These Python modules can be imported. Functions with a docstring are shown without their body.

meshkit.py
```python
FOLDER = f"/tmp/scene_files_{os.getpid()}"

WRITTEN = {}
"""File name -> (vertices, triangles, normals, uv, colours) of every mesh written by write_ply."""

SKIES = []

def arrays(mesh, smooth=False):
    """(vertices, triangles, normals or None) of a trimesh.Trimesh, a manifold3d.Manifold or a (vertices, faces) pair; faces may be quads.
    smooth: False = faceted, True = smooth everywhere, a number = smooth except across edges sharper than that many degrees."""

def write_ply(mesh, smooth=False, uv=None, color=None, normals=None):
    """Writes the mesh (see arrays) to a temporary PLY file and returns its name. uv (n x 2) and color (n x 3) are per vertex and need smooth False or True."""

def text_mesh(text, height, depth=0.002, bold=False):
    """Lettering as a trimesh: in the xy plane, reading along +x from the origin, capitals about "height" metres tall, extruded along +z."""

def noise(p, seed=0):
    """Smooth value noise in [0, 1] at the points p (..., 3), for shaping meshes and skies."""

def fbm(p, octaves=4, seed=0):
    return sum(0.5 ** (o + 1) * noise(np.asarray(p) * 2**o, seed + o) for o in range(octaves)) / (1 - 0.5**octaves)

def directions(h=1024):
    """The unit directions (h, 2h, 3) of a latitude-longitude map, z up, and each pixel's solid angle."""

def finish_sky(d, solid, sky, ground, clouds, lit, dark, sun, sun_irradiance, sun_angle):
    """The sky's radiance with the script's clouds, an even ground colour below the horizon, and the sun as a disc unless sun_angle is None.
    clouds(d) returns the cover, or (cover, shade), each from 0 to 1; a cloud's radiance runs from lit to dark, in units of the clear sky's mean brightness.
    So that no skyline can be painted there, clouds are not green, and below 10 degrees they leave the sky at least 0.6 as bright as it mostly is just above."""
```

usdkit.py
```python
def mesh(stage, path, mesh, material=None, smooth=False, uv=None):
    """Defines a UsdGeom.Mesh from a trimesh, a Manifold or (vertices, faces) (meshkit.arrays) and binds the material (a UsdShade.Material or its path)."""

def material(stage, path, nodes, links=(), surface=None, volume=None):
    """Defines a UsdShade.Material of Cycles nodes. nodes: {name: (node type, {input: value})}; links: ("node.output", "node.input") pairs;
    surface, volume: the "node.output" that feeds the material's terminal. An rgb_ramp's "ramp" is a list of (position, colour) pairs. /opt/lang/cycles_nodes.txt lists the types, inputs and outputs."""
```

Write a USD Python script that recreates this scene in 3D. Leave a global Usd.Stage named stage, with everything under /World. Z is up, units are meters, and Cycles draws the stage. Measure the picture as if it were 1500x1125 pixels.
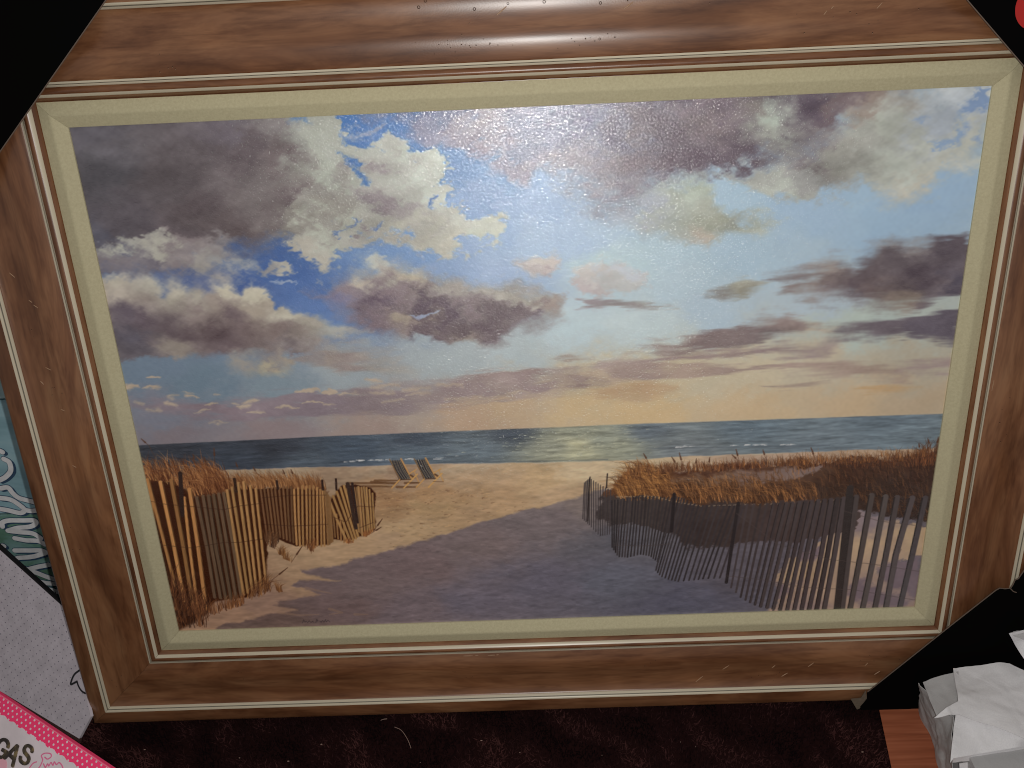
import math, random, numpy as np, trimesh, usdkit, meshkit
from pxr import Usd, UsdGeom, UsdLux, UsdShade, Gf, Sdf, Vt
from scipy import ndimage
from shapely.geometry import Polygon, LineString, Point
from shapely.ops import unary_union

stage = Usd.Stage.CreateInMemory()
UsdGeom.SetStageUpAxis(stage, UsdGeom.Tokens.z)
UsdGeom.SetStageMetersPerUnit(stage, 1.0)
UsdGeom.Xform.Define(stage, '/World')
UsdGeom.Scope.Define(stage, '/World/Looks')

# ---------------------------------------------------------------- camera, lamps, exposure
CAM_R, CAM_U, CAM_B = ((0.999059, -0.005074, -0.043065), (0.038507, 0.560478, 0.827274), (0.019940, -0.828154, 0.560146))
CAM_P = (-0.007485, -0.648578, 0.957107)
cam = UsdGeom.Camera.Define(stage, '/World/camera')
cam.AddTransformOp().Set(Gf.Matrix4d(*CAM_R, 0, *CAM_U, 0, *CAM_B, 0, *CAM_P, 1))
cam.CreateFocalLengthAttr(28.8); cam.CreateHorizontalApertureAttr(36.0); cam.CreateVerticalApertureAttr(27.0)
cam.CreateClippingRangeAttr(Gf.Vec2f(0.02, 100)); cam.CreateExposureAttr(0.0)

# the phone's small white flash, a few centimetres beside the lens
lamp = UsdLux.SphereLight.Define(stage, '/World/flash_lamp')
lamp.CreateRadiusAttr(0.006); lamp.CreateIntensityAttr(11200.0); lamp.CreateColorAttr(Gf.Vec3f(1.0, 0.975, 0.93))
lamp.AddTranslateOp().Set(Gf.Vec3d(CAM_P[0] + 0.035, CAM_P[1], CAM_P[2] + -0.01))
# the dim evening room around it
room = UsdLux.DomeLight.Define(stage, '/World/room_light')
room.CreateIntensityAttr(0.07); room.CreateColorAttr(Gf.Vec3f(1.0, 0.95, 0.92))

# ---------------------------------------------------------------- helpers
used = {}
def numbered(path):
    k = used.get(path, 0); used[path] = k + 1
    return path if k == 0 else f'{path}_{k:03d}'
def tag(o, label=None, cat=None, group=None, kind=None):
    p = o.GetPrim() if hasattr(o, 'GetPrim') else o
    for k, v in (('label', label), ('category', cat), ('group', group), ('kind', kind)):
        if v: p.SetCustomDataByKey(k, v)
    return o
def obj(name, mesh, mat, parent='/World', smooth=False):
    return usdkit.mesh(stage, numbered(f'{parent}/{name}'), mesh, mat, smooth=smooth)
def thing(name, label, cat, loc=(0, 0, 0), rx=0, group=None):
    p = numbered('/World/' + name)
    x = UsdGeom.Xform.Define(stage, p); x.AddTranslateOp().Set(Gf.Vec3d(*loc))
    if rx: x.AddRotateXOp().Set(rx)
    tag(x, label, cat, group); return p
def lin(c): 
    c = np.asarray(c, float) / 255; return tuple(np.where(c <= .04045, c / 12.92, ((c + .055) / 1.055) ** 2.4))
def extrude(poly, h, z0=0.0):
    ms = []
    for g in getattr(poly, 'geoms', [poly]):
        if g.area > 1e-10:
            m = trimesh.creation.extrude_polygon(g, h, engine='earcut'); m.apply_translation([0, 0, z0]); ms.append(m)
    return trimesh.util.concatenate(ms)
def box(x0, x1, y0, y1, z0, z1):
    m = trimesh.creation.box([x1 - x0, y1 - y0, z1 - z0]); m.apply_translation([(x0 + x1) / 2, (y0 + y1) / 2, (z0 + z1) / 2]); return m
def mat(name, nodes, links=(), surface='p.BSDF'):
    return usdkit.material(stage, '/World/Looks/' + name, nodes, links, surface=surface)
def plain(name, c, rough=.6, spec=.4, bump=None):
    n = {'p': ('principled_bsdf', {'base_color': c, 'roughness': rough, 'specular_ior_level': spec})}; l = []
    if bump:
        n['t'] = ('texture_coordinate', {}); n['n'] = ('noise_texture', {'scale': bump[0], 'detail': 3.0}); n['b'] = ('bump', {'distance': bump[1], 'strength': 1.0})
        n['r'] = ('rgb_ramp', {'ramp': [(0.3, tuple(np.array(c) * .9)), (.7, tuple(np.array(c) * 1.1))]})
        l = [('t.object', 'n.vector'), ('n.fac', 'b.height'), ('b.normal', 'p.normal'), ('n.fac', 'r.fac'), ('r.color', 'p.base_color')]
    return mat(name, n, l)

W, H = 0.9144, 0.60354            # the printed canvas
RAIL = 0.133                 # width of the moulding round it
BASE = H / 2 + RAIL          # canvas centre above the lower edge of the frame
LEAN = 76.0                  # the frame leans 14 degrees back against the wall
LIFT = 0.014                # it stands on its cardboard corners

# ---------------------------------------------------------------- materials
def wood(name, along, seed):
    s = (3.0, 17, 17) if along == 'x' else (17, 3.0, 17)
    s2 = (16.0, 150, 150) if along == 'x' else (150, 16.0, 150)
    return mat(name, {
        't': ('texture_coordinate', {}),
        'm': ('mapping', {'scale': s, 'location': (seed, seed * 1.7, 0)}), 'n': ('noise_texture', {'scale': 1.0, 'detail': 6.0, 'roughness': .66, 'distortion': 2.2}),
        'm2': ('mapping', {'scale': s2, 'location': (seed, 3, 1)}), 'n2': ('noise_texture', {'scale': 1.0, 'detail': 4.0, 'roughness': .62, 'distortion': .3}),
        'n3': ('noise_texture', {'scale': 9.0, 'detail': 2.0, 'distortion': .8}),
        'r': ('rgb_ramp', {'ramp': [(.26, (.100, .036, .015)), (.44, (.185, .076, .034)), (.60, (.265, .122, .058)), (.76, (.31, .160, .080))]}),
        'r2': ('rgb_ramp', {'ramp': [(.30, (.66, .60, .56)), (.50, (1, 1, 1)), (.72, (1.10, 1.10, 1.08))]}),
        'r3': ('rgb_ramp', {'ramp': [(.30, (.80, .76, .72)), (.52, (1, 1, 1)), (.75, (1.16, 1.14, 1.08))]}),
        'mx': ('mix', {'mix_type': 'multiply', 'fac': 1.0}), 'mx2': ('mix', {'mix_type': 'multiply', 'fac': 1.0}),
        'n4': ('noise_texture', {'scale': 700.0, 'detail': 2.0}), 'b': ('bump', {'distance': .00006, 'strength': .6}),
        'p': ('principled_bsdf', {'roughness': .33, 'specular_ior_level': .75})},
        [('t.object', 'm.vector'), ('m.vector', 'n.vector'), ('t.object', 'm2.vector'), ('m2.vector', 'n2.vector'), ('t.object', 'n3.vector'), ('t.object', 'n4.vector'),
         ('n.fac', 'r.fac'), ('n2.fac', 'r2.fac'), ('n3.fac', 'r3.fac'), ('r.color', 'mx.color1'), ('r2.color', 'mx.color2'), ('mx.color', 'mx2.color1'), ('r3.color', 'mx2.color2'), ('mx2.color', 'p.base_color'), ('n4.fac', 'b.height'), ('b.normal', 'p.normal')])
WOODX = [wood('moulding_wood_along', 'x', 1.3), wood('moulding_wood_along_b', 'x', 7.9)]
WOODY = [wood('moulding_wood_upright', 'y', 4.1), wood('moulding_wood_upright_b', 'y', 9.2)]
CREAM = plain('cream_paint', (.62, .55, .42), .32, .5)
GROOVE = plain('grey_groove', (.18, .165, .125), .5, .4)
LINER = mat('linen_liner', {'t': ('texture_coordinate', {}), 'n': ('noise_texture', {'scale': 620.0, 'detail': 2.0}), 'b': ('bump', {'distance': .00025, 'strength': .6}),
    'n2': ('noise_texture', {'scale': 380.0, 'detail': 3.0, 'roughness': .8}), 'r': ('rgb_ramp', {'ramp': [(.32, (.48, .43, .275)), (.68, (.57, .52, .34))]}), 'p': ('principled_bsdf', {'roughness': .75, 'specular_ior_level': .25})},
    [('t.object', 'n.vector'), ('t.object', 'n2.vector'), ('n.fac', 'b.height'), ('b.normal', 'p.normal'), ('n2.fac', 'r.fac'), ('r.color', 'p.base_color')])
PRINT = mat('canvas_print', {'a': ('attribute', {'attribute': 'print_colour'}), 't': ('texture_coordinate', {}),
    'm': ('mapping', {'rotation': (0, 0, .5), 'scale': (1.0, 1.5, 1.0)}),
    'n': ('noise_texture', {'scale': 400.0, 'detail': 2.0, 'roughness': .55, 'distortion': .6}), 'b': ('bump', {'distance': .00060, 'strength': 1.0}),
    'd': ('diffuse_bsdf', {}), 'g': ('glossy_bsdf', {'roughness': .14, 'color': (1, 1, 1)}), 'f': ('fresnel', {'IOR': 1.9}), 'mx': ('mix_closure', {})},
    [('a.color', 'd.color'), ('t.object', 'm.vector'), ('m.vector', 'n.vector'), ('n.fac', 'b.height'), ('b.normal', 'g.normal'), ('b.normal', 'f.normal'), ('f.fac', 'mx.fac'), ('d.BSDF', 'mx.closure1'), ('g.BSDF', 'mx.closure2')], surface='mx.closure')
DARKHOLE = plain('worm_hole_dark', (.06, .028, .016), .7, .2)
SCRATCH = plain('scratch_bare_wood', (.42, .26, .16), .4, .5)
BLACKCARD = plain('black_cardboard', (.0018, .0016, .0016), .9, .05)
CARDEDGE = plain('cardboard_cut_edge', (.16, .115, .09), .8, .2)
TORN = plain('torn_cardboard', (.15, .115, .085), .8, .2, (300, .0004))
RED = plain('red_sticker_paper', (.50, .025, .022), .6, .3)

# ---------------------------------------------------------------- the setting
CARPET = mat('carpet_backing', {'p': ('principled_bsdf', {'base_color': (.02, .008, .008), 'roughness': 1.0, 'specular_ior_level': 0.0})})
tag(obj('floor', box(-3, 3, -2.6, 0.256, -.02, 0), CARPET), kind='structure')
tag(obj('wall', box(-3, 3, 0.258, 0.34, -.02, 2.6), plain('wall_paint', (.35, .32, .28), .8, .2, (60, .0003))), kind='structure')

# ---------------------------------------------------------------- picture frame
FR = thing('picture_frame', 'large beach picture in a wide brown moulding with cream lines, leaning upright on the carpet', 'picture frame', (0, 0, LIFT), LEAN)
PROFILE = [(.0252, .0035), (.0262, .0062), (.0280, .0086), (.0300, .0110), (.0318, .0124), (.0335, .0132), (.0352, .0130), (.0368, .0120), (.0382, .0104), (.0395, .0088), (.0412, .0080), (.0430, .0076), (.0437, .0080),
           (.0450, .0084), (.0480, .0093), (.0520, .0103), (.0560, .0111), (.0595, .01155), (.0625, .0117), (.0655, .0116), (.0690, .0111), (.0740, .0101), (.0800, .0091), (.0850, .0086), (.0890, .0085), (.0930, .0087), (.0970, .00925), (.1005, .0102), (.1030, .0112),
           (.1042, .0121), (.1058, .0142), (.1078, .0165), (.1092, .0170), (.1110, .0169), (.1200, .0158), (.1285, .0138), (.1318, .0110), (.1330, .0075), (.1330, -.038), (.0240, -.038), (.0240, .0035)]
PO, PH = np.array([p[0] for p in PROFILE]), np.array([p[1] for p in PROFILE])
nfront = 38
def height_at(o): return float(np.interp(o, PO[:nfront], PH[:nfront]))
def place(side, along, off, h):
    """A point of a rail: 'along' runs left to right or bottom to top, measured from the middle; 'off' is outwards from the canvas edge."""
    along, off, h = np.broadcast_arrays(np.asarray(along, float), np.asarray(off, float), np.asarray(h, float))
    x, y = {'T': (along, H / 2 + off), 'B': (along, -H / 2 - off), 'L': (-W / 2 - off, along), 'R': (W / 2 + off, along)}[side]
    return np.stack([x, y + BASE, h], -1)
def sweep(side, prof, closed, gap=.00015, nseg=24):
    prof = np.array(prof); half = W / 2 if side in 'TB' else H / 2
    n = len(prof); ts = np.linspace(-1, 1, nseg + 1)
    v = np.concatenate([place(side, t * (half + prof[:, 0] - gap), prof[:, 0], prof[:, 1]) for t in ts])
    f = []
    m = n if closed else n - 1
    for i in range(nseg):
        for j in range(m):
            a, b = i * n + j, i * n + (j + 1) % n
            f += [(a, b, b + n), (a, b + n, a + n)]
    f = np.array(f)
    if side in 'TR': f = f[:, ::-1]
    if side in 'R': f = f[:, ::-1]
    if side in 'L': f = f[:, ::-1]
    if closed:
        from mapbox_earcut import triangulate_float64
        cap = triangulate_float64(prof.astype(np.float64), np.array([n], np.uint32)).reshape(-1, 3)
        f = np.vstack([f, cap, cap + nseg * n])
    mesh = trimesh.Trimesh(v, f, process=False)
    if closed: trimesh.repair.fix_normals(mesh)
    elif mesh.face_normals[:, 2].mean() < 0: mesh.invert()
    return mesh
def strip(o0, o1, lift=.0005, n=5):
    o = np.linspace(o0, o1, n); h = np.array([height_at(a) for a in o]) + lift
    return np.r_[[(o0, h[0] - lift * 2)], np.stack([o, h], 1), [(o1, h[-1] - lift * 2)]]
rng = np.random.RandomState(11)
def ring(side, al, off, r):
    c = place(side, al, off, height_at(off)); m = trimesh.creation.torus(r, r * .26, 16, 6); m.apply_scale([1, 1, .45]); m.apply_translation(c + [0, 0, .0001])
    d = trimesh.creation.cylinder(r * .85, .0008, sections=12); d.apply_translation(c); return m, d
def nick(side, al, off, ang, ln, w):
    c = place(side, al, off, height_at(off)); q = c + np.array([math.cos(ang), math.sin(ang), 0]) * ln
    o2 = {'T': q[1] - BASE - H / 2, 'B': -H / 2 - (q[1] - BASE), 'L': -W / 2 - q[0], 'R': q[0] - W / 2}[side]
    q[2] = height_at(min(max(o2, .045), .103)); ms = []
    for k in range(6):
        t0, t1 = k / 6, (k + 1) / 6; a, b = c + (q - c) * t0, c + (q - c) * t1
        for p in (a, b): p[2] += .0001
        s = trimesh.creation.capsule(height=np.linalg.norm(b - a), radius=w * (1 - abs(2 * t0 - .8) * .5), count=[6, 6]); s.apply_transform(trimesh.geometry.align_vectors([0, 0, 1], (b - a) / np.linalg.norm(b - a)));
        s.apply_translation(a); ms.append(s)
    return trimesh.util.concatenate(ms)
HOLES = {'T': [(-0.0973, 0.0939, 0.0020), (-0.0448, 0.0900, 0.0020), (-0.0129, 0.0933, 0.0015), (0.0213, 0.0934, 0.0020), (0.0742, 0.0901, 0.0019), (-0.0905, 0.0989, 0.0018), (-0.0449, 0.0583, 0.0012), (-0.0315, 0.0595, 0.0012), (-0.0588, 0.0595, 0.0010), (-0.0502, 0.0566, 0.0008), (-0.0377, 0.0633, 0.0008), (-0.0718, 0.0599, 0.0009), (-0.0102, 0.0568, 0.0007), (0.0463, 0.0601, 0.0009), (0.0492, 0.0574, 0.0009), (0.0595, 0.0595, 0.0013), (0.0640, 0.0600, 0.0009), (0.0684, 0.0571, 0.0011), (0.0731, 0.0586, 0.0015), (0.0806, 0.0629, 0.0010), (0.0875, 0.0596, 0.0013), (0.0540, 0.0540, 0.0009), (0.0331, 0.0522, 0.0008), (-0.0694, 0.0571, 0.0008), (-0.0653, 0.0532, 0.0009), (-0.0855, 0.0523, 0.0008)], 'B': [], 'L': [], 'R': []}
NICKS = {'T': [(np.float64(-0.0228), 0.0847, 0.632, 0.011, 0.0009), (np.float64(0.0974), 0.0848, 0.555, 0.0094, 0.0009), (np.float64(0.2846), 0.0711, 0.854, 0.004, 0.0006), (np.float64(0.2913), 0.0759, 0.72, 0.0029, 0.0006), (np.float64(0.3343), 0.0745, 0.772, 0.0064, 0.0006)], 'B': [(np.float64(0.2243), 0.0778, 0.73, 0.0095, 0.0006), (np.float64(0.2856), 0.0784, 0.913, 0.0056, 0.0006), (np.float64(0.3311), 0.0781, 0.845, 0.009, 0.0006), (np.float64(0.4022), 0.0794, 1.03, 0.0052, 0.0006), (np.float64(0.2994), 0.0923, 0.601, 0.0083, 0.0006), (np.float64(0.416), 0.0939, 0.637, 0.0079, 0.0006), (np.float64(0.1912), 0.0959, 0.73, 0.0112, 0.0006), (np.float64(-0.1009), 0.046, -0.016, 0.0112, 0.0005), (np.float64(-0.087), 0.046, 0.132, 0.0038, 0.0005), (np.float64(-0.0705), 0.046, -0.008, 0.0085, 0.0005), (np.float64(-0.0604), 0.046, 0.058, 0.0027, 0.0005)], 'L': [(np.float64(0.0534), 0.0785, -0.472, 0.0061, 0.0006), (np.float64(0.0375), 0.0888, -0.973, 0.0045, 0.0006), (np.float64(-0.0653), 0.0758, -0.541, 0.0043, 0.0006), (np.float64(0.0043), 0.0728, -0.426, 0.0041, 0.0006), (np.float64(0.1592), 0.0921, -0.858, 0.0064, 0.0006), (np.float64(0.1295), 0.0785, -0.752, 0.0037, 0.0006), (np.float64(0.1241), 0.0742, -0.643, 0.0052, 0.0006)], 'R': [(np.float64(-0.0055), 0.046, -1.6, 0.012, 0.0005), (np.float64(0.1872), 0.046, -1.207, 0.0135, 0.0005)]}
for i, side in enumerate('TBLR'):
    wm = (WOODX if side in 'TB' else WOODY)[i % 2]
    rail = obj('frame_rail', sweep(side, PROFILE, True), wm, FR, smooth=32).GetPath().pathString
    for o0, o1, cm in ((.0288, .0316, CREAM), (.0383, .0402, CREAM), (.0403, .0410, GROOVE), (.0411, .0430, CREAM), (.1044, .1062, CREAM), (.1063, .1070, GROOVE), (.1071, .1094, CREAM)):
        obj('cream_line' if cm is CREAM else 'groove_line', sweep(side, strip(o0, o1, .0004 if cm is CREAM else .0002), False, .0002), cm, rail, smooth=40)
    half = W / 2 + .08 if side in 'TB' else H / 2 + .08
    rings, darks, scr = [], [], []
    for al, off, r in HOLES[side]:
        a, b = ring(side, al, off, r * .62); (rings.append(a) if r > .0013 else darks.append(b))
    for k in range({'T': 34, 'B': 30, 'L': 22, 'R': 20}[side]):      # small worm holes in little flocks
        if k % 5 == 0: ca, co = rng.uniform(-half, half), rng.uniform(.052, .098)
        off = float(np.clip(co + rng.normal(0, .006), .047, .101)); al = ca + rng.normal(0, .02); r = rng.uniform(.00025, .0006)
        c = place(side, al, off, height_at(off)); d = trimesh.creation.cylinder(r, .0006, sections=10); d.apply_translation(c); darks.append(d)
        d = trimesh.creation.icosphere(1, r * .7); d.apply_scale([1, 1, .4]); d.apply_translation(c + [r * .2, -r * 1.1, .0001]); scr.append(d)
    for al, off, ang, ln, w in NICKS[side]:
        scr.append(nick(side, al, off, ang, ln, w))
    tag(obj('worm_holes', trimesh.util.concatenate(darks), DARKHOLE, rail), kind='stuff')
    if rings: tag(obj('worm_hole_rims', trimesh.util.concatenate(rings), DARKHOLE, rail, smooth=True), kind='stuff')
    tag(obj('scratches', trimesh.util.concatenate(scr), SCRATCH, rail, smooth=True), kind='stuff')
    lp = [(.0006, -.004), (.0002, .0022), (.0012, .0030), (.0110, .0082), (.0125, .0087), (.0145, .0086), (.0249, .0058), (.0249, -.004)]
    obj('liner_strip', sweep(side, lp, True), LINER, FR, smooth=25)
obj('backing_board', box(-W / 2 - .02, W / 2 + .02, BASE - H / 2 - .02, BASE + H / 2 + .02, -.016, -.006), plain('backing_board_grey', (.2, .18, .16), .9, .1), FR)

# ---------------------------------------------------------------- the print on the canvas: sky, sea, sand, fences, two chairs, as flat colour
NX, NY = 1060, 700
S = 1000.0 / NY                                        # canvas units (1000 = canvas height) per grid step
GX, GY = np.meshgrid((np.arange(NX) + .5) * (W / H * 1000 / NX), (np.arange(NY) + .5) * S)
def field(seed, cx, cy, octv=4, gain=.5):
    r = np.random.RandomState(seed); out = np.zeros((NY, NX)); a = 1.0; tot = 0
    for k in range(octv):
        ny, nx = max(2, int(1000 / cy * 2 ** k)) + 3, max(2, int(1515 / cx * 2 ** k)) + 3
        if ny > NY: break
        g = r.normal(size=(ny, nx)); zz = ndimage.zoom(g, (NY / (ny - 3) * 1.0, NX / (nx - 3) * 1.0), order=3)
        oy, ox = int(NY / (ny - 3)), int(NX / (nx - 3)); out += a * zz[oy:oy + NY, ox:ox + NX]; tot += a * a; a *= gain
    return out / math.sqrt(tot)
N1X, N1Y = field(1, 52, 34, 5, .68), field(2, 52, 34, 5, .68)
STX, STY = field(31, 120, 17, 5, .64), field(32, 120, 17, 5, .64); SOFTN = field(33, 130, 80, 3, .6)
N2X, N2Y = field(3, 40, 26, 5, .65), field(4, 40, 26, 5, .65)
GR = field(5, 70, 40, 6, .68); GR2 = field(6, 26, 20, 4, .7); FINE = field(7, 5, 5, 1)
img = np.zeros((NY, NX, 3))
def window(pts, pad):
    p = np.asarray(pts, float); x0, y0 = p[:, 0].min() - pad, p[:, 1].min() - pad; x1, y1 = p[:, 0].max() + pad, p[:, 1].max() + pad
    return slice(max(0, int(y0 / S)), min(NY, int(y1 / S) + 2)), slice(max(0, int(x0 / S)), min(NX, int(x1 / S) + 2))
def sdf(x, y, pts):
    p = np.asarray(pts, float); d = np.full(x.shape, 1e9); ins = np.zeros(x.shape, bool)
    for i in range(len(p)):
        a, b = p[i - 1], p[i]; e = b - a; wx, wy = x - a[0], y - a[1]
        t = np.clip((wx * e[0] + wy * e[1]) / max(e @ e, 1e-9), 0, 1); d = np.minimum(d, (wx - e[0] * t) ** 2 + (wy - e[1] * t) ** 2)
        if e[1] != 0:
            c = ((a[1] <= y) != (b[1] <= y)) & (x < a[0] + (y - a[1]) / e[1] * e[0]); ins ^= c
    d = np.sqrt(d); return np.where(ins, -d, d)
def smooth(t): t = np.clip(t, 0, 1); return t * t * (3 - 2 * t)
def shade(x, y, notes, p=2.8, aniso=.7):
    num = np.zeros(x.shape + (3,)); den = np.zeros(x.shape)
    for q in notes:
        w = 1 / (((x - q[0]) * aniso) ** 2 + (y - q[1]) ** 2 + 60) ** (p / 2); num += w[..., None] * np.array(q[2:5], float); den += w
    return num / den[..., None]
def blend(sl, al, col): img[sl] = img[sl] * (1 - al[..., None]) + col * al[..., None]
def patch(pts, notes, soft, warp, grain, nx=None, ny=None, cw=1.0, edge=1.0):
    sl = window(pts, soft + warp * 2.5)
    if sl[0].start >= sl[0].stop or sl[1].start >= sl[1].stop: return
    nx, ny = N1X if nx is None else nx, N1Y if ny is None else ny
    x, y = GX[sl] + nx[sl] * warp, GY[sl] + ny[sl] * warp
    sf = soft * np.clip(1.1 + SOFTN[sl] * .7 * edge, .55, 2.6)
    al = smooth(.5 - sdf(x, y, pts) / (2 * sf) + (GR[sl] * .08 + GR2[sl] * .05) * edge)
    col = shade(x + N2X[sl] * warp * .8 * cw, y + N2Y[sl] * warp * .6 * cw, notes) + (GR[sl] * .85 + GR2[sl] * .3)[..., None] * grain
    blend(sl, al, col)
def line(pts, w0, col, w1=None, alpha=1.0):
    w1 = w0 if w1 is None else w1; pts = np.asarray(pts, float); sl = window(pts, max(w0, w1) + 3)
    if sl[0].start >= sl[0].stop or sl[1].start >= sl[1].stop: return
    x, y = GX[sl], GY[sl]; al = np.zeros(x.shape); n = len(pts) - 1
    for i in range(n):
        a, b = pts[i], pts[i + 1]; e = b - a; t = np.clip(((x - a[0]) * e[0] + (y - a[1]) * e[1]) / max(e @ e, 1e-9), 0, 1)
        d = np.hypot(x - a[0] - e[0] * t, y - a[1] - e[1] * t); w = (w0 + (w1 - w0) * (i + t) / n) / 2
        al = np.maximum(al, np.clip((w - d) / S + .5, 0, 1) * np.clip(w * 2 / S, 0, 1))
    blend(sl, al * alpha, np.array(col, float))
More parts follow.
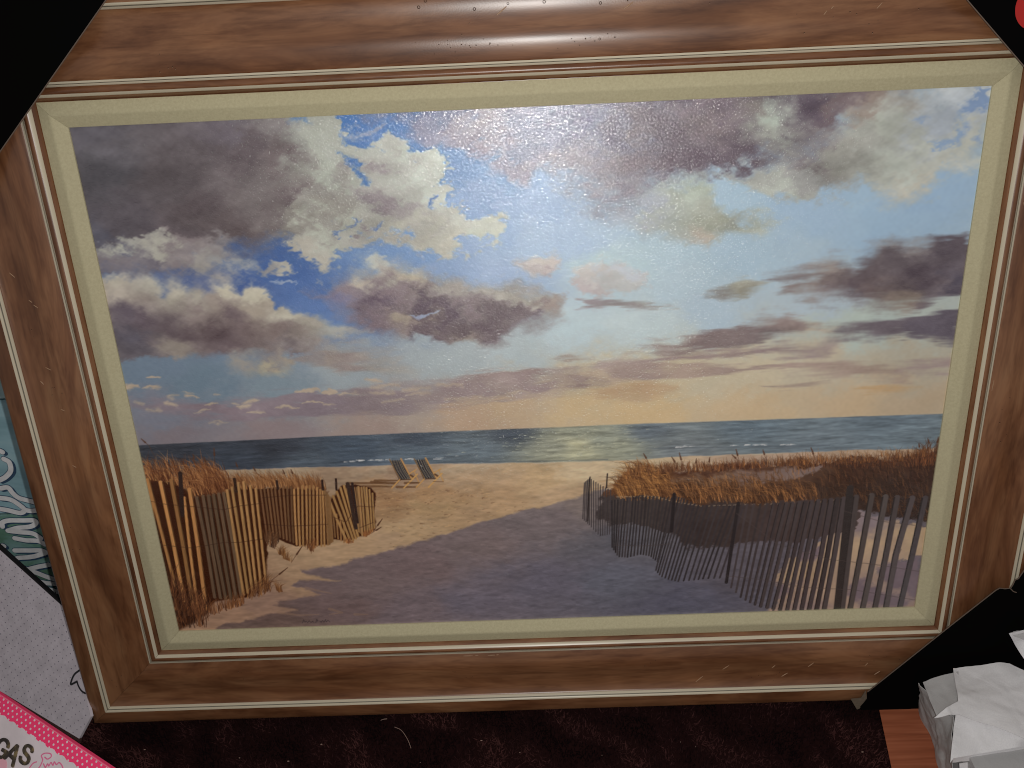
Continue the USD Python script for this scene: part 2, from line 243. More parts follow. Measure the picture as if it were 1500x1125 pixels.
P = {'SKY':[(473,34,88,139,211),(564,38,87,141,209),(652,86,107,157,214),(671,143,140,178,227),(740,169,164,198,240),(786,218,184,214,246),(521,255,128,167,221),(360,285,97,133,199),(243,256,85,116,182),(296,224,85,120,186),(368,323,110,144,206),(414,350,126,157,207),(327,259,85,121,188),(214,285,101,121,179),(592,270,155,185,227),(688,274,177,204,240),(567,281,145,180,226),(1112,156,196,225,246),(1254,191,189,218,246),(1373,219,184,216,245),(1437,176,181,214,246),(1023,252,205,231,246),(1142,269,199,226,246),(1311,182,189,220,246),(904,271,212,238,246),(1024,313,209,232,246),(842,380,217,238,246),(965,386,223,241,246),(717,427,206,220,225),(1086,353,205,227,244),(1267,348,208,226,239),(1392,391,207,221,216),(592,435,197,209,214),(1333,401,215,230,222),(33,520,151,155,172),(135,456,133,156,176),(273,469,154,173,187),(402,447,182,194,201),(25,432,136,157,180),(64,563,161,150,158),(260,555,173,156,159),(455,554,191,169,160),(521,526,201,185,173),(648,548,219,189,162),(713,531,224,197,165),(840,539,239,211,168),(967,545,243,213,167),(1158,550,237,210,171),(1347,546,236,209,172),(1461,551,220,198,168),(1277,463,226,213,189),(1462,464,212,202,181),(1028,460,229,216,187),(1154,478,236,222,193),(904,488,234,214,176)],
'CL':[{'o': [(434,-21),(682,-42),(848,-40),(1014,-40),(1235,-34),(1389,-24),(1351,24),(1285,39),(1266,68),(1233,83),(1166,95),(1133,120),(1088,129),(1019,130),(979,136),(939,162),(892,164),(867,140),(823,129),(789,90),(754,102),(704,72),(664,67),(620,41),(591,56),(565,27),(521,6)], 'c': [(522,-1,132,152,193),(612,6,136,143,176),(679,13,165,156,172),(699,60,151,146,166),(745,46,135,143,177),(791,26,118,124,163),(848,18,110,112,151),(904,47,109,104,131),(960,34,114,101,117),(1018,91,113,98,112),(1072,28,152,139,144),(1071,6,131,117,129),(1133,107,117,104,116),(1217,23,113,100,115),(1294,16,140,124,129),(1349,10,168,152,144),(812,98,150,148,166),(881,124,146,138,149),(950,99,122,107,121)], 's': 23, 'w': 10, 'g': 7.4, 'k': 0}, {'o': [(1110,8),(1149,4),(1183,11),(1197,49),(1226,61),(1205,79),(1154,83),(1119,67),(1129,46)], 'c': [(1164,42,211,224,212),(1136,63,188,191,182),(1215,64,178,178,174),(1127,14,160,153,149)], 's': 29.9, 'w': 7.5, 'g': 5.2, 'k': 0}, {'o': [(1532,-16),(1379,-14),(1309,32),(1268,68),(1240,91),(1178,103),(1134,123),(1090,132),(1135,149),(1194,166),(1240,171),(1286,159),(1318,134),(1348,152),(1378,164),(1418,164),(1460,137),(1503,117),(1537,80)], 'c': [(1461,23,220,230,239),(1354,50,206,212,202),(1300,70,191,194,187),(1395,118,216,223,214),(1226,135,187,188,187),(1234,98,144,134,138),(1291,97,176,176,169),(1193,156,207,214,205),(1494,94,217,220,210),(1328,23,176,162,153),(1443,54,205,216,229),(1411,152,213,211,198)], 's': 23, 'w': 10, 'g': 9.5, 'k': 0}, {'o': [(1494,3),(1516,2),(1516,31),(1493,51),(1462,66),(1475,39)], 'c': [(1485,35,150,178,221),(1448,87,166,193,227)], 's': 8, 'w': 11.2, 'g': 3.2, 'k': 0}, {'o': [(1442,81),(1469,75),(1469,90),(1438,100)], 'c': [(1485,35,150,178,221),(1448,87,166,193,227)], 's': 8, 'w': 11.2, 'g': 3.2, 'k': 0}, {'o': [(1404,50),(1422,45),(1420,60)], 'c': [(1485,35,150,178,221),(1448,87,166,193,227)], 's': 8, 'w': 11.2, 'g': 3.2, 'k': 0}, {'o': [(1498,84),(1522,74),(1517,95)], 'c': [(1485,35,150,178,221),(1448,87,166,193,227)], 's': 8, 'w': 11.2, 'g': 3.2, 'k': 0}, {'o': [(930,161),(973,145),(1012,134),(1054,130),(1066,154),(1082,173),(1122,190),(1166,196),(1186,210),(1150,222),(1102,227),(1072,250),(1036,239),(992,224),(948,218),(921,190)], 'c': [(1033,148,205,217,203),(1013,173,189,198,187),(1079,201,186,191,175),(1149,209,208,216,206),(983,202,199,208,203),(1050,240,216,204,190),(947,183,187,195,208),(1101,198,177,182,173)], 's': 23, 'w': 7.5, 'g': 7.4, 'k': 0}, {'o': [(841,281),(868,263),(910,259),(952,285),(952,310),(910,320),(861,324),(831,315)], 'c': [(868,282,224,220,217),(904,308,213,216,216),(843,320,201,191,194),(928,284,219,226,236)], 's': 17.2, 'w': 10, 'g': 6.3, 'k': 0}, {'o': [(727,259),(749,248),(779,239),(803,249),(814,270),(784,281),(754,282)], 'c': [(773,251,230,224,218),(784,276,199,185,188),(742,262,214,209,209)], 's': 11.5, 'w': 6.2, 'g': 5.2, 'k': 0}, {'o': [(825,324),(867,324),(928,331),(1007,348),(977,354),(904,345),(843,337)], 'c': [(855,330,167,157,163),(940,342,165,158,159),(989,350,185,184,182)], 's': 8, 'w': 7.5, 'g': 4.2, 'k': 1}, {'o': [(-53,-74),(233,-40),(386,-4),(417,2),(440,22),(448,50),(467,84),(511,105),(520,137),(505,171),(478,199),(418,205),(347,202),(310,212),(267,220),(226,214),(165,218),(70,209),(-1,204),(-95,193),(-88,66)], 'c': [(0,14,117,113,124),(40,71,99,96,104),(153,87,105,96,101),(203,135,107,95,100),(276,48,116,104,110),(332,56,139,126,129),(248,8,129,120,131),(339,12,160,153,155),(382,30,190,193,186),(423,71,209,215,203),(395,109,172,165,162),(355,141,134,121,125),(79,165,104,96,105),(254,184,128,115,118),(374,177,167,162,156),(436,156,190,190,182),(2,191,104,103,119),(133,197,122,110,116),(463,123,211,216,205),(418,16,216,222,211)], 's': 18.4, 'w': 8.8, 'g': 7.4, 'k': 0}, {'o': [(-4,190),(50,188),(122,188),(193,191),(250,197),(226,214),(234,228),(259,229),(288,242),(250,244),(220,248),(237,256),(210,264),(180,267),(143,269),(101,263),(47,257),(2,259),(-1,226)], 'c': [(59,199,208,209,196),(103,214,217,215,202),(29,202,105,106,130),(42,228,153,144,152),(141,203,161,148,152),(171,219,173,163,164),(184,248,192,187,180),(258,238,188,191,192),(20,245,135,133,152),(93,244,129,123,136),(135,235,165,154,158),(159,262,127,135,169)], 's': 12.6, 'w': 10, 'g': 8.4, 'k': 0}, {'o': [(386,5),(418,7),(440,1),(458,22),(463,46),(483,57),(502,47),(511,60),(529,55),(544,48),(561,64),(579,61),(597,53),(611,57),(613,76),(610,100),(618,117),(636,112),(641,123),(631,133),(638,144),(626,158),(640,169),(669,174),(697,181),(700,194),(685,208),(659,216),(636,222),(617,232),(602,239),(587,233),(577,223),(552,215),(504,209),(479,203),(451,214),(427,230),(408,237),(391,255),(377,247),(364,231),(335,219),(362,161),(403,127),(394,57)], 'c': [(467,70,200,205,196),(588,79,226,235,224),(553,70,212,219,208),(526,93,196,196,189),(511,139,160,148,154),(473,151,154,144,150),(546,154,175,167,168),(598,135,217,225,214),(667,196,220,227,213),(578,203,202,202,188),(507,182,188,186,177),(455,180,202,203,194),(602,234,215,213,198),(549,112,198,201,192),(412,200,210,215,202),(397,170,179,174,167),(404,57,202,207,196),(379,228,206,201,189),(424,103,208,215,203),(422,149,184,180,174)], 's': 6.9, 'w': 12.5, 'g': 8.4, 'k': 0}, {'o': [(453,73),(466,80),(490,95),(481,105),(464,98)], 'c': [(467,89,89,136,202),(342,241,89,125,188),(432,186,106,137,193)], 's': 4.6, 'w': 10, 'g': 3.2, 'k': 0}, {'o': [(428,178),(456,176),(444,185)], 'c': [(467,89,89,136,202),(342,241,89,125,188),(432,186,106,137,193)], 's': 4.6, 'w': 10, 'g': 3.2, 'k': 0}, {'o': [(477,182),(507,181),(498,189)], 'c': [(467,89,89,136,202),(342,241,89,125,188),(432,186,106,137,193)], 's': 4.6, 'w': 10, 'g': 3.2, 'k': 0}, {'o': [(600,139),(613,136),(607,161)], 'c': [(467,89,89,136,202),(342,241,89,125,188),(432,186,106,137,193)], 's': 4.6, 'w': 10, 'g': 3.2, 'k': 0}, {'o': [(326,218),(343,226),(362,241),(347,248),(327,236),(317,232)], 'c': [(467,89,89,136,202),(342,241,89,125,188),(432,186,106,137,193)], 's': 4.6, 'w': 10, 'g': 3.2, 'k': 0}, {'o': [(461,2),(488,6),(513,11),(522,21),(493,30),(473,19)], 'c': [(488,13,177,189,214),(464,5,189,199,215)], 's': 19.5, 'w': 17.5, 'g': 9.5, 'k': 0}, {'o': [(468,236),(494,233),(512,245),(492,252),(470,245)], 'c': [(490,240,215,223,223)], 's': 4.6, 'w': 8.8, 'g': 6.3, 'k': 0}, {'o': [(289,245),(312,239),(335,242),(335,253),(306,256),(288,254)], 'c': [(315,246,209,206,194),(295,253,172,171,175)], 's': 4.6, 'w': 7.5, 'g': 6.3, 'k': 0}, {'o': [(299,277),(322,274),(330,269),(338,277),(317,281)], 'c': [(321,276,171,188,216)], 's': 3.4, 'w': 7.5, 'g': 6.3, 'k': 0}, {'o': [(365,298),(422,274),(446,260),(471,261),(469,239),(492,232),(512,249),(543,257),(569,257),(575,269),(603,281),(628,283),(646,296),(668,288),(689,300),(704,286),(730,282),(747,299),(768,311),(804,329),(804,350),(781,364),(744,378),(707,390),(669,402),(632,401),(558,393),(520,395),(466,378),(438,365),(447,346),(416,330),(396,310)], 'c': [(459,272,217,207,190),(491,244,221,225,215),(549,272,221,211,188),(511,300,151,134,140),(491,318,109,92,109),(564,321,101,85,99),(598,345,107,91,104),(535,350,195,180,163),(468,359,135,117,127),(559,374,121,104,113),(633,377,114,98,104),(708,357,125,110,116),(745,355,113,97,107),(674,310,201,198,189),(728,326,207,204,193),(767,341,177,162,152),(620,304,189,182,175),(442,293,155,140,149),(418,315,139,138,172),(643,339,153,137,142),(678,367,118,102,110),(632,396,180,167,158),(521,390,179,166,162),(397,303,149,145,170)], 's': 16.1, 'w': 7.5, 'g': 8.4, 'k': 0}, {'o': [(540,337),(563,334),(582,340),(573,345),(551,343)], 'c': [(562,337,174,185,213)], 's': 4.6, 'w': 5, 'g': 2.1, 'k': 0}, {'o': [(-9,260),(22,254),(41,251),(54,259),(73,255),(90,262),(97,273),(100,285),(109,276),(123,270),(139,273),(147,281),(150,291),(166,283),(180,288),(186,298),(193,290),(193,277),(216,272),(233,278),(241,289),(248,280),(263,276),(283,288),(298,310),(295,328),(300,323),(315,319),(332,329),(354,336),(375,343),(395,359),(425,361),(455,374),(423,380),(369,388),(364,403),(306,410),(269,410),(209,404),(157,400),(80,407),(4,409),(-23,396)], 'c': [(30,284,233,222,208),(20,265,237,230,213),(88,271,222,218,204),(64,300,194,181,174),(134,282,228,222,204),(213,288,242,235,213),(194,317,191,177,168),(264,293,246,240,219),(267,324,201,188,173),(317,333,233,228,210),(387,367,204,207,202),(151,326,174,158,156),(155,304,208,202,188),(91,351,126,111,118),(186,366,116,98,104),(125,367,119,102,109),(239,357,141,123,124),(294,367,159,142,140),(32,367,107,102,117),(22,325,114,102,116),(57,334,121,106,118),(330,372,176,163,157),(308,396,141,130,135),(102,394,179,168,158),(46,391,117,111,122),(351,358,211,204,191),(224,333,126,109,115),(197,386,128,111,117)], 's': 8, 'w': 5, 'g': 8.4, 'k': 0}, {'o': [(308,398),(369,393),(419,407),(475,417),(522,435),(529,443),(491,447),(435,439),(396,445),(360,436),(328,419)], 'c': [(381,413,179,166,159),(417,430,173,159,156),(473,429,192,184,175),(510,440,197,192,182),(345,404,168,161,162)], 's': 16.1, 'w': 7.5, 'g': 6.3, 'k': 1}, {'o': [(208,410),(299,410),(304,430),(272,442),(242,437),(214,422)], 'c': [(265,432,222,207,172),(237,423,193,182,170),(276,415,161,150,150)], 's': 18.4, 'w': 7.5, 'g': 4.2, 'k': 0}, {'o': [(1170,300),(1208,295),(1242,283),(1281,271),(1304,280),(1323,294),(1352,276),(1359,257),(1388,246),(1416,261),(1447,257),(1462,243),(1480,246),(1518,237),(1535,355),(1482,358),(1443,370),(1393,364),(1338,353),(1292,345),(1229,344),(1204,338),(1227,320),(1258,313),(1209,314)], 'c': [(1478,262,107,96,107),(1440,310,102,89,100),(1392,281,116,105,113),(1372,253,171,163,162),(1307,309,131,117,120),(1354,339,133,116,117),(1242,334,163,148,144),(1269,283,183,171,166),(1468,353,132,120,128),(1505,331,101,94,111),(1425,260,163,155,156),(1330,324,114,100,108),(1350,297,122,109,115),(1415,360,162,147,137),(1199,302,141,130,133)], 's': 10.3, 'w': 6.2, 'g': 8.4, 'k': 1}, {'o': [(1071,328),(1097,319),(1119,308),(1137,300),(1155,304),(1179,313),(1160,324),(1138,332),(1098,334)], 'c': [(1128,311,195,196,181),(1155,312,191,191,182),(1098,329,155,147,141),(1138,327,166,160,144)], 's': 8, 'w': 5, 'g': 6.3, 'k': 1}, {'o': [(963,419),(1017,414),(1053,399),(1120,393),(1128,385),(1155,383),(1190,377),(1212,372),(1244,378),(1276,387),(1307,385),(1351,384),(1418,384),(1523,376),(1531,430),(1467,420),(1422,416),(1390,417),(1345,411),(1291,411),(1263,398),(1237,405),(1197,416),(1157,423),(1108,429),(1040,430),(995,428)], 'c': [(1084,409,157,140,140),(1156,398,155,138,139),(1218,384,169,151,148),(1263,398,215,203,185),(1330,398,132,121,129),(1397,396,126,115,125),(1486,400,120,111,125),(1502,420,113,104,118),(1175,418,138,125,127),(1017,421,174,156,152)], 's': 11.5, 'w': 7.5, 'g': 7.4, 'k': 1}, {'o': [(578,515),(766,473),(904,444),(958,442),(1017,433),(1085,435),(1158,433),(1221,430),(1289,432),(1294,441),(1199,444),(1109,448),(1018,450),(950,457),(904,454),(766,458),(628,467)], 'c': [(1086,440,181,160,157),(949,449,182,161,157),(1244,435,177,158,157)], 's': 10.3, 'w': 6.2, 'g': 6.3, 'k': 1}, {'o': [(787,435),(824,431),(854,435),(820,438)], 'c': [(817,434,186,170,159)], 's': 4.6, 'w': 5, 'g': 4.2, 'k': 1}, {'o': [(397,490),(474,487),(562,488),(611,482),(665,473),(722,472),(778,472),(835,468),(891,464),(966,462),(1004,474),(967,493),(891,494),(815,507),(739,517),(662,522),(586,523),(509,524),(394,520)], 'c': [(510,507,171,155,157),(626,499,177,158,160),(740,484,180,159,159),(854,472,177,156,155),(948,472,176,157,153),(663,517,192,174,168),(777,505,209,189,173),(891,490,213,192,169)], 's': 14.9, 'w': 8.8, 'g': 7.4, 'k': 1}, {'o': [(904,460),(995,461),(1087,464),(1178,466),(1251,465),(1315,471),(1406,475),(1512,474),(1513,482),(1430,486),(1439,501),(1363,498),(1293,485),(1252,478),(1179,476),(1110,481),(1042,485),(996,488),(904,476)], 'c': [(950,466,182,160,153),(1133,471,190,168,159),(1270,473,192,168,158),(1362,488,196,173,161),(1474,477,180,158,158),(1019,483,199,176,162)], 's': 10.3, 'w': 6.2, 'g': 6.3, 'k': 1}, {'o': [(1176,505),(1226,503),(1299,502),(1272,508),(1204,510)], 'c': [(1230,505,194,174,160)], 's': 5.8, 'w': 5, 'g': 4.2, 'k': 1}, {'o': [(1347,524),(1402,521),(1468,522),(1435,528),(1375,529)], 'c': [(1407,524,226,188,141)], 's': 5.8, 'w': 5, 'g': 4.2, 'k': 1}, {'o': [(858,499),(950,498),(1024,508),(973,517),(881,515)], 'c': [(942,509,215,182,147)], 's': 8, 'w': 5, 'g': 4.2, 'k': 1}, {'o': [(-4,488),(66,482),(180,491),(296,487),(410,487),(524,496),(522,524),(329,528),(175,524),(41,510)], 'c': [(25,495,160,146,157),(177,507,163,146,156),(331,510,163,148,158),(485,506,167,151,155)], 's': 11.5, 'w': 8.8, 'g': 6.3, 'k': 1}],
'PUFF':[(51,441,14.4,3.6),(12,462,14.4,7.9),(46,467,16.2,4.3),(85,482,10.8,2.5),(121,486,12.6,4),(168,481,9,2.5),(16,491,10.8,2.9),(77,496,10.1,3.6),(155,502,12.6,3.6),(198,498,7.2,2.5),(225,496,14.4,4.3),(212,505,10.8,3.6),(134,512,18,2.2),(292,516,21.6,3.6),(334,483,21.6,4.3),(372,486,16.2,5.8),(410,490,21.6,2.9),(458,467,18,4.3),(480,479,25.2,3.2),(475,491,21.6,3.2),(492,509,21.6,2.9),(339,506,21.6,2.9),(370,509,14.4,2.5),(117,478,10.8,2.2),(42,505,14.4,1.8),(233,520,18,1.8),(157,538,18,1.4),(539,486,25.2,3.6),(542,498,21.6,2.9),(610,507,21.6,3.2),(600,482,25.2,2.5),(644,516,21.6,1.8),(671,505,25.2,2.2),(724,503,21.6,1.8),(771,479,14.4,2.2),(808,490,25.2,1.8)],
'PUFFC':(226,206,185),
'SEA':{'o': [(-17.9,578.4),(7.1,578.2),(387.7,574.3),(967.8,572.7),(1510.5,575.4),(1539.4,574.8),(1546.3,623.7),(1498.8,650.1),(1189,643.2),(903.8,646.7),(773.3,645.8),(577.3,640),(380.3,638.6),(275,636.5),(159.8,637.7),(21.1,648.2),(-31.8,646.1)], 'c': [(58,595,73,78,89),(186,614,79,88,102),(255,593,71,76,87),(516,589,84,94,108),(514,617,119,135,150),(711,584,91,100,112),(644,615,127,141,152),(839,587,166,169,152),(833,609,225,221,184),(839,629,203,201,170),(794,614,176,178,161),(878,604,173,178,163),(968,589,123,135,146),(1160,587,123,140,153),(1414,582,123,140,153),(1033,631,143,152,158),(1291,627,137,152,163),(1457,620,141,159,171),(315,631,100,112,125),(410,606,90,104,121),(904,619,179,182,162)]},
'SANDO':[(-85,644),(22,644),(160,637),(275,637),(380,639),(577,641),(773,647),(904,647),(1189,644),(1575,646),(1646,1127),(-113,1112)],
'SAND':[(48,649,200,175,149),(260,646,202,179,152),(458,648,213,188,160),(642,653,224,200,170),(838,658,246,220,182),(510,661,189,157,132),(352,659,187,158,132),(641,667,213,179,144),(772,678,233,199,155),(824,713,226,192,155),(453,707,196,153,113),(573,703,202,161,120),(571,733,207,172,130),(450,732,198,159,120),(692,712,215,178,139),(500,780,224,189,148),(636,750,207,172,135),(361,805,222,185,146),(245,856,214,177,143),(303,835,223,186,149),(443,801,219,184,149),(87,973,205,163,136),(178,935,192,154,134),(187,870,194,154,125),(904,669,238,215,178),(1164,654,212,183,159)],
'SHADOW':{'o': [(877,709),(838,721),(771,739),(690,759),(622,776),(552,799),(496,820),(443,829),(391,841),(372,856),(313,860),(274,867),(281,878),(351,892),(268,891),(245,901),(305,926),(220,936),(207,946),(259,959),(194,968),(149,980),(98,988),(65,1014),(477,1047),(1612,1091),(1559,710),(1035,674)], 'c': [(492,866,148,127,128),(632,824,150,132,132),(770,775,146,132,134),(837,737,161,145,140),(625,952,138,129,143),(904,914,124,124,139),(1043,968,114,112,130),(766,909,127,121,136),(344,958,146,122,121),(904,819,118,116,126),(200,977,140,114,107),(419,911,149,129,129),(483,971,147,130,136),(1151,908,118,111,122)]},
'LITR':{'o': [(1343,796),(1385,775),(1447,797),(1525,823),(1531,872),(1497,878),(1454,899),(1425,909),(1468,935),(1532,955),(1540,1017),(1217,1004),(1245,962),(1227,925),(1249,879),(1308,852)], 'c': [(1398,798,169,151,157),(1477,841,228,197,160),(1404,856,230,197,161),(1445,869,214,182,155),(1282,904,210,178,145),(1331,882,213,181,151),(1260,951,203,171,146),(1337,954,217,183,157),(1412,933,199,170,154),(1483,972,193,166,156),(1288,989,176,151,148),(1504,936,158,137,140)]},
'GRASSR':{'o': [(906,689),(925,667),(962,660),(986,671),(1060,674),(1098,671),(1137,668),(1190,665),(1238,658),(1312,668),(1379,668),(1446,663),(1493,656),(1522,654),(1545,827),(1519,814),(1420,779),(1370,771),(1294,751),(1147,754),(1072,751),(973,730),(903,730),(879,726)], 'c': [(947,674,128,76,43),(997,698,116,74,45),(938,707,119,77,46),(1069,674,92,55,38),(1166,667,95,58,41),(1263,665,96,62,44),(1361,680,87,57,43),(1457,673,85,55,42),(1507,686,75,50,41),(1047,728,104,68,44),(1145,732,102,68,45),(1243,724,98,66,48),(1318,739,74,54,43),(1416,737,66,50,44),(1493,768,59,45,42),(1290,693,98,71,56)]},
'DUNE':{'o': [(1011,694),(1060,685),(1099,681),(1157,683),(1215,670),(1293,671),(1294,685),(1242,704),(1169,708),(1071,710)], 'c': [(1070,693,152,124,105),(1167,689,151,125,115),(1264,676,149,127,121)]},
'SHRUB':{'o': [(869,732),(903,719),(973,725),(1072,746),(1151,750),(1294,748),(1359,762),(1385,775),(1373,803),(1350,820),(1306,830),(1226,832),(1136,842),(1086,849),(1040,835),(1009,806),(973,784),(923,788),(888,786),(868,771)], 'c': [(923,756,82,71,68),(1023,783,78,65,63),(1124,798,79,65,62),(1224,797,87,71,69),(1322,789,89,74,71)]},
'GL':{'o': [(-5,633),(26,635),(53,646),(71,640),(100,638),(128,643),(143,659),(177,664),(226,668),(279,669),(331,678),(345,685),(344,691),(278,682),(210,685),(169,670),(145,689),(90,696),(60,663),(-2,655)], 'c': [(17,646,111,64,40),(69,652,112,67,42),(114,658,120,72,45),(191,669,133,91,64),(279,672,136,98,68),(83,672,89,52,37)]},
'LITSH':[[(1434,904),(1483,887),(1516,875),(1524,937),(1515,985),(1481,960),(1453,934)], [(1232,926),(1274,933),(1285,952),(1245,962)], [(1402,932),(1439,952),(1510,985),(1513,1010),(1418,994),(1379,968)], [(1258,861),(1318,858),(1310,881),(1271,891)]],
'LITSHC':(145,126,136),
'RS':[(845.8,692,841.6,770.7,1.9,76,68,70),(848.3,689.9,844.8,774.2,2,76,68,70),(850.8,687.8,848,777.7,2,76,68,70),(853.2,685.8,851.2,781.2,2,76,68,70),(855.7,683.7,854.3,784.8,2,76,68,70),(859.4,685.3,858.3,789.6,2,76,68,71),(863.7,688.7,862.8,795.2,2,76,68,71),(868.1,692.1,867.2,800.8,2.1,76,68,71),(872.4,695.6,871.6,806.3,2.1,76,68,71),(876.9,698.8,876.1,809.8,2.1,77,68,71),(881.8,701.8,880.6,809.2,2.1,77,68,71),(886.6,704.7,885.1,808.5,2.1,77,68,71),(891.5,707.6,889.6,807.8,2.2,77,68,71),(896.4,710.5,894,807.1,2.2,77,68,71),(898.5,733.2,899.4,837.2,3.2,66,59,61),(904.6,732.7,902.7,843.2,3.2,66,59,61),(910.7,732.1,906,849.2,3.2,67,59,61),(916.8,731.6,909.4,855.3,3.2,67,59,61),(923,731,913.6,859.2,3.2,67,59,61),(928.9,730.1,919,859.8,3.2,67,59,61),(934.5,728.9,924.5,860.3,3.3,67,59,61),(940.1,727.6,929.9,860.9,3.3,67,59,61),(945.8,726.3,936.3,859.6,3.3,67,59,61),(951.4,725.1,943,858,3.3,67,59,61),(958.5,725.7,949.6,856.3,3.3,67,59,61),(965.5,726.3,956,855.2,3.3,67,59,61),(972.6,726.9,961.5,856.5,3.3,67,60,61),(979.7,727.5,966.9,857.8,3.3,67,60,61),(986.7,728.2,972.4,859.2,3.4,67,60,61),(993.8,729.2,977.1,862,3.4,67,60,61),(1000.9,730.1,981.4,865.8,3.4,67,60,61),(1008,731,985.7,869.6,3.4,67,60,62),(1015,731.9,990.1,873.5,3.4,67,60,62),(1023.5,729.9,987.1,893.7,3.4,70,63,66),(1028.8,731.6,990.9,899.1,3.5,70,63,66),(1034.1,733.3,994.7,904.6,3.5,70,63,66),(1039.5,735,999.5,909.2,3.6,70,63,66),(1045.9,738.8,1006.1,912.4,3.6,71,63,66),(1052.7,743.2,1012.8,915.6,3.6,71,63,67),(1059.5,747.6,1019.5,917.7,3.7,71,64,67),(1067.4,750,1026.1,919.5,3.7,71,64,67),(1076,751.1,1032.8,921.2,3.8,71,64,67),(1084.7,752.2,1043.5,920.6,3.8,71,64,67),(1094.4,753.1,1054.2,920.1,3.9,71,64,67),(1105.7,753.5,1064.4,919.4,3.9,71,64,67),(1117,754,1073.4,918.3,4,71,64,67),(1127.9,754.3,1082.4,917.2,4,71,64,67),(1137.2,754.3,1093.1,916.8,4.1,71,64,67),(1146.4,754.3,1104.7,916.8,4.1,71,64,67),(1155.7,754.3,1116.2,916.7,4.2,72,64,67),(1148.9,752.9,1129.9,928.8,3.9,83,73,75),(1161.9,752.9,1140.1,940.5,4.2,83,73,75),(1174.9,752.8,1150.4,952.3,4.4,84,74,75),(1187.8,752.8,1160.6,964.2,4.7,84,74,75),(1200.8,752.8,1170.7,971.4,4.9,84,74,76),(1213.1,752.7,1180.8,977.6,5.2,84,74,76),(1225.5,752.6,1190.9,983.8,5.5,84,74,76),(1237.8,752.6,1202.8,988.2,7.6,85,75,76),(1250.1,752.5,1216,991.4,7.9,85,75,76),(1262.4,751.9,1229.1,994.6,8.3,85,75,76),(1274.7,751.2,1242.9,996.8,8.6,85,75,77),(1287,750.6,1257.6,997.6,8.9,85,75,77),(1299.2,750,1272.2,998.4,9.3,85,75,77),(1311.5,749.2,1287.1,998.9,9.6,86,75,77),(1323.7,748.5,1302.4,998.8,10,86,75,77),(1335.9,747.7,1317.8,998.6,10.3,86,76,77),(1348.1,747,1333.2,998.4,10.6,86,76,77),(1371.9,743.9,1369.9,1001.1,11.3,92,82,81),(1401.6,742.1,1385.9,1000.9,11.9,101,90,87),(1428.6,746.1,1411.5,1000.2,12.2,98,89,87),(1451.2,748.5,1436.4,1000.4,12.2,96,86,86),(1480.4,751.2,1458.7,1001.3,12.6,99,89,90),(1505.5,752.2,1487,1000.7,12.2,93,85,88)],
'RP':[(1358.7,724.1,1358.7,999.8,13.8,62,55,54),(1144.7,748.2,1129.9,927.9,6.6,54,47,49),(1019.4,723.8,1016.4,805.4,6.6,50,42,44),(856.9,680.4,850.9,776,2.6,57,47,46),(890.2,674.6,888.6,704.7,2.6,56,46,45)],
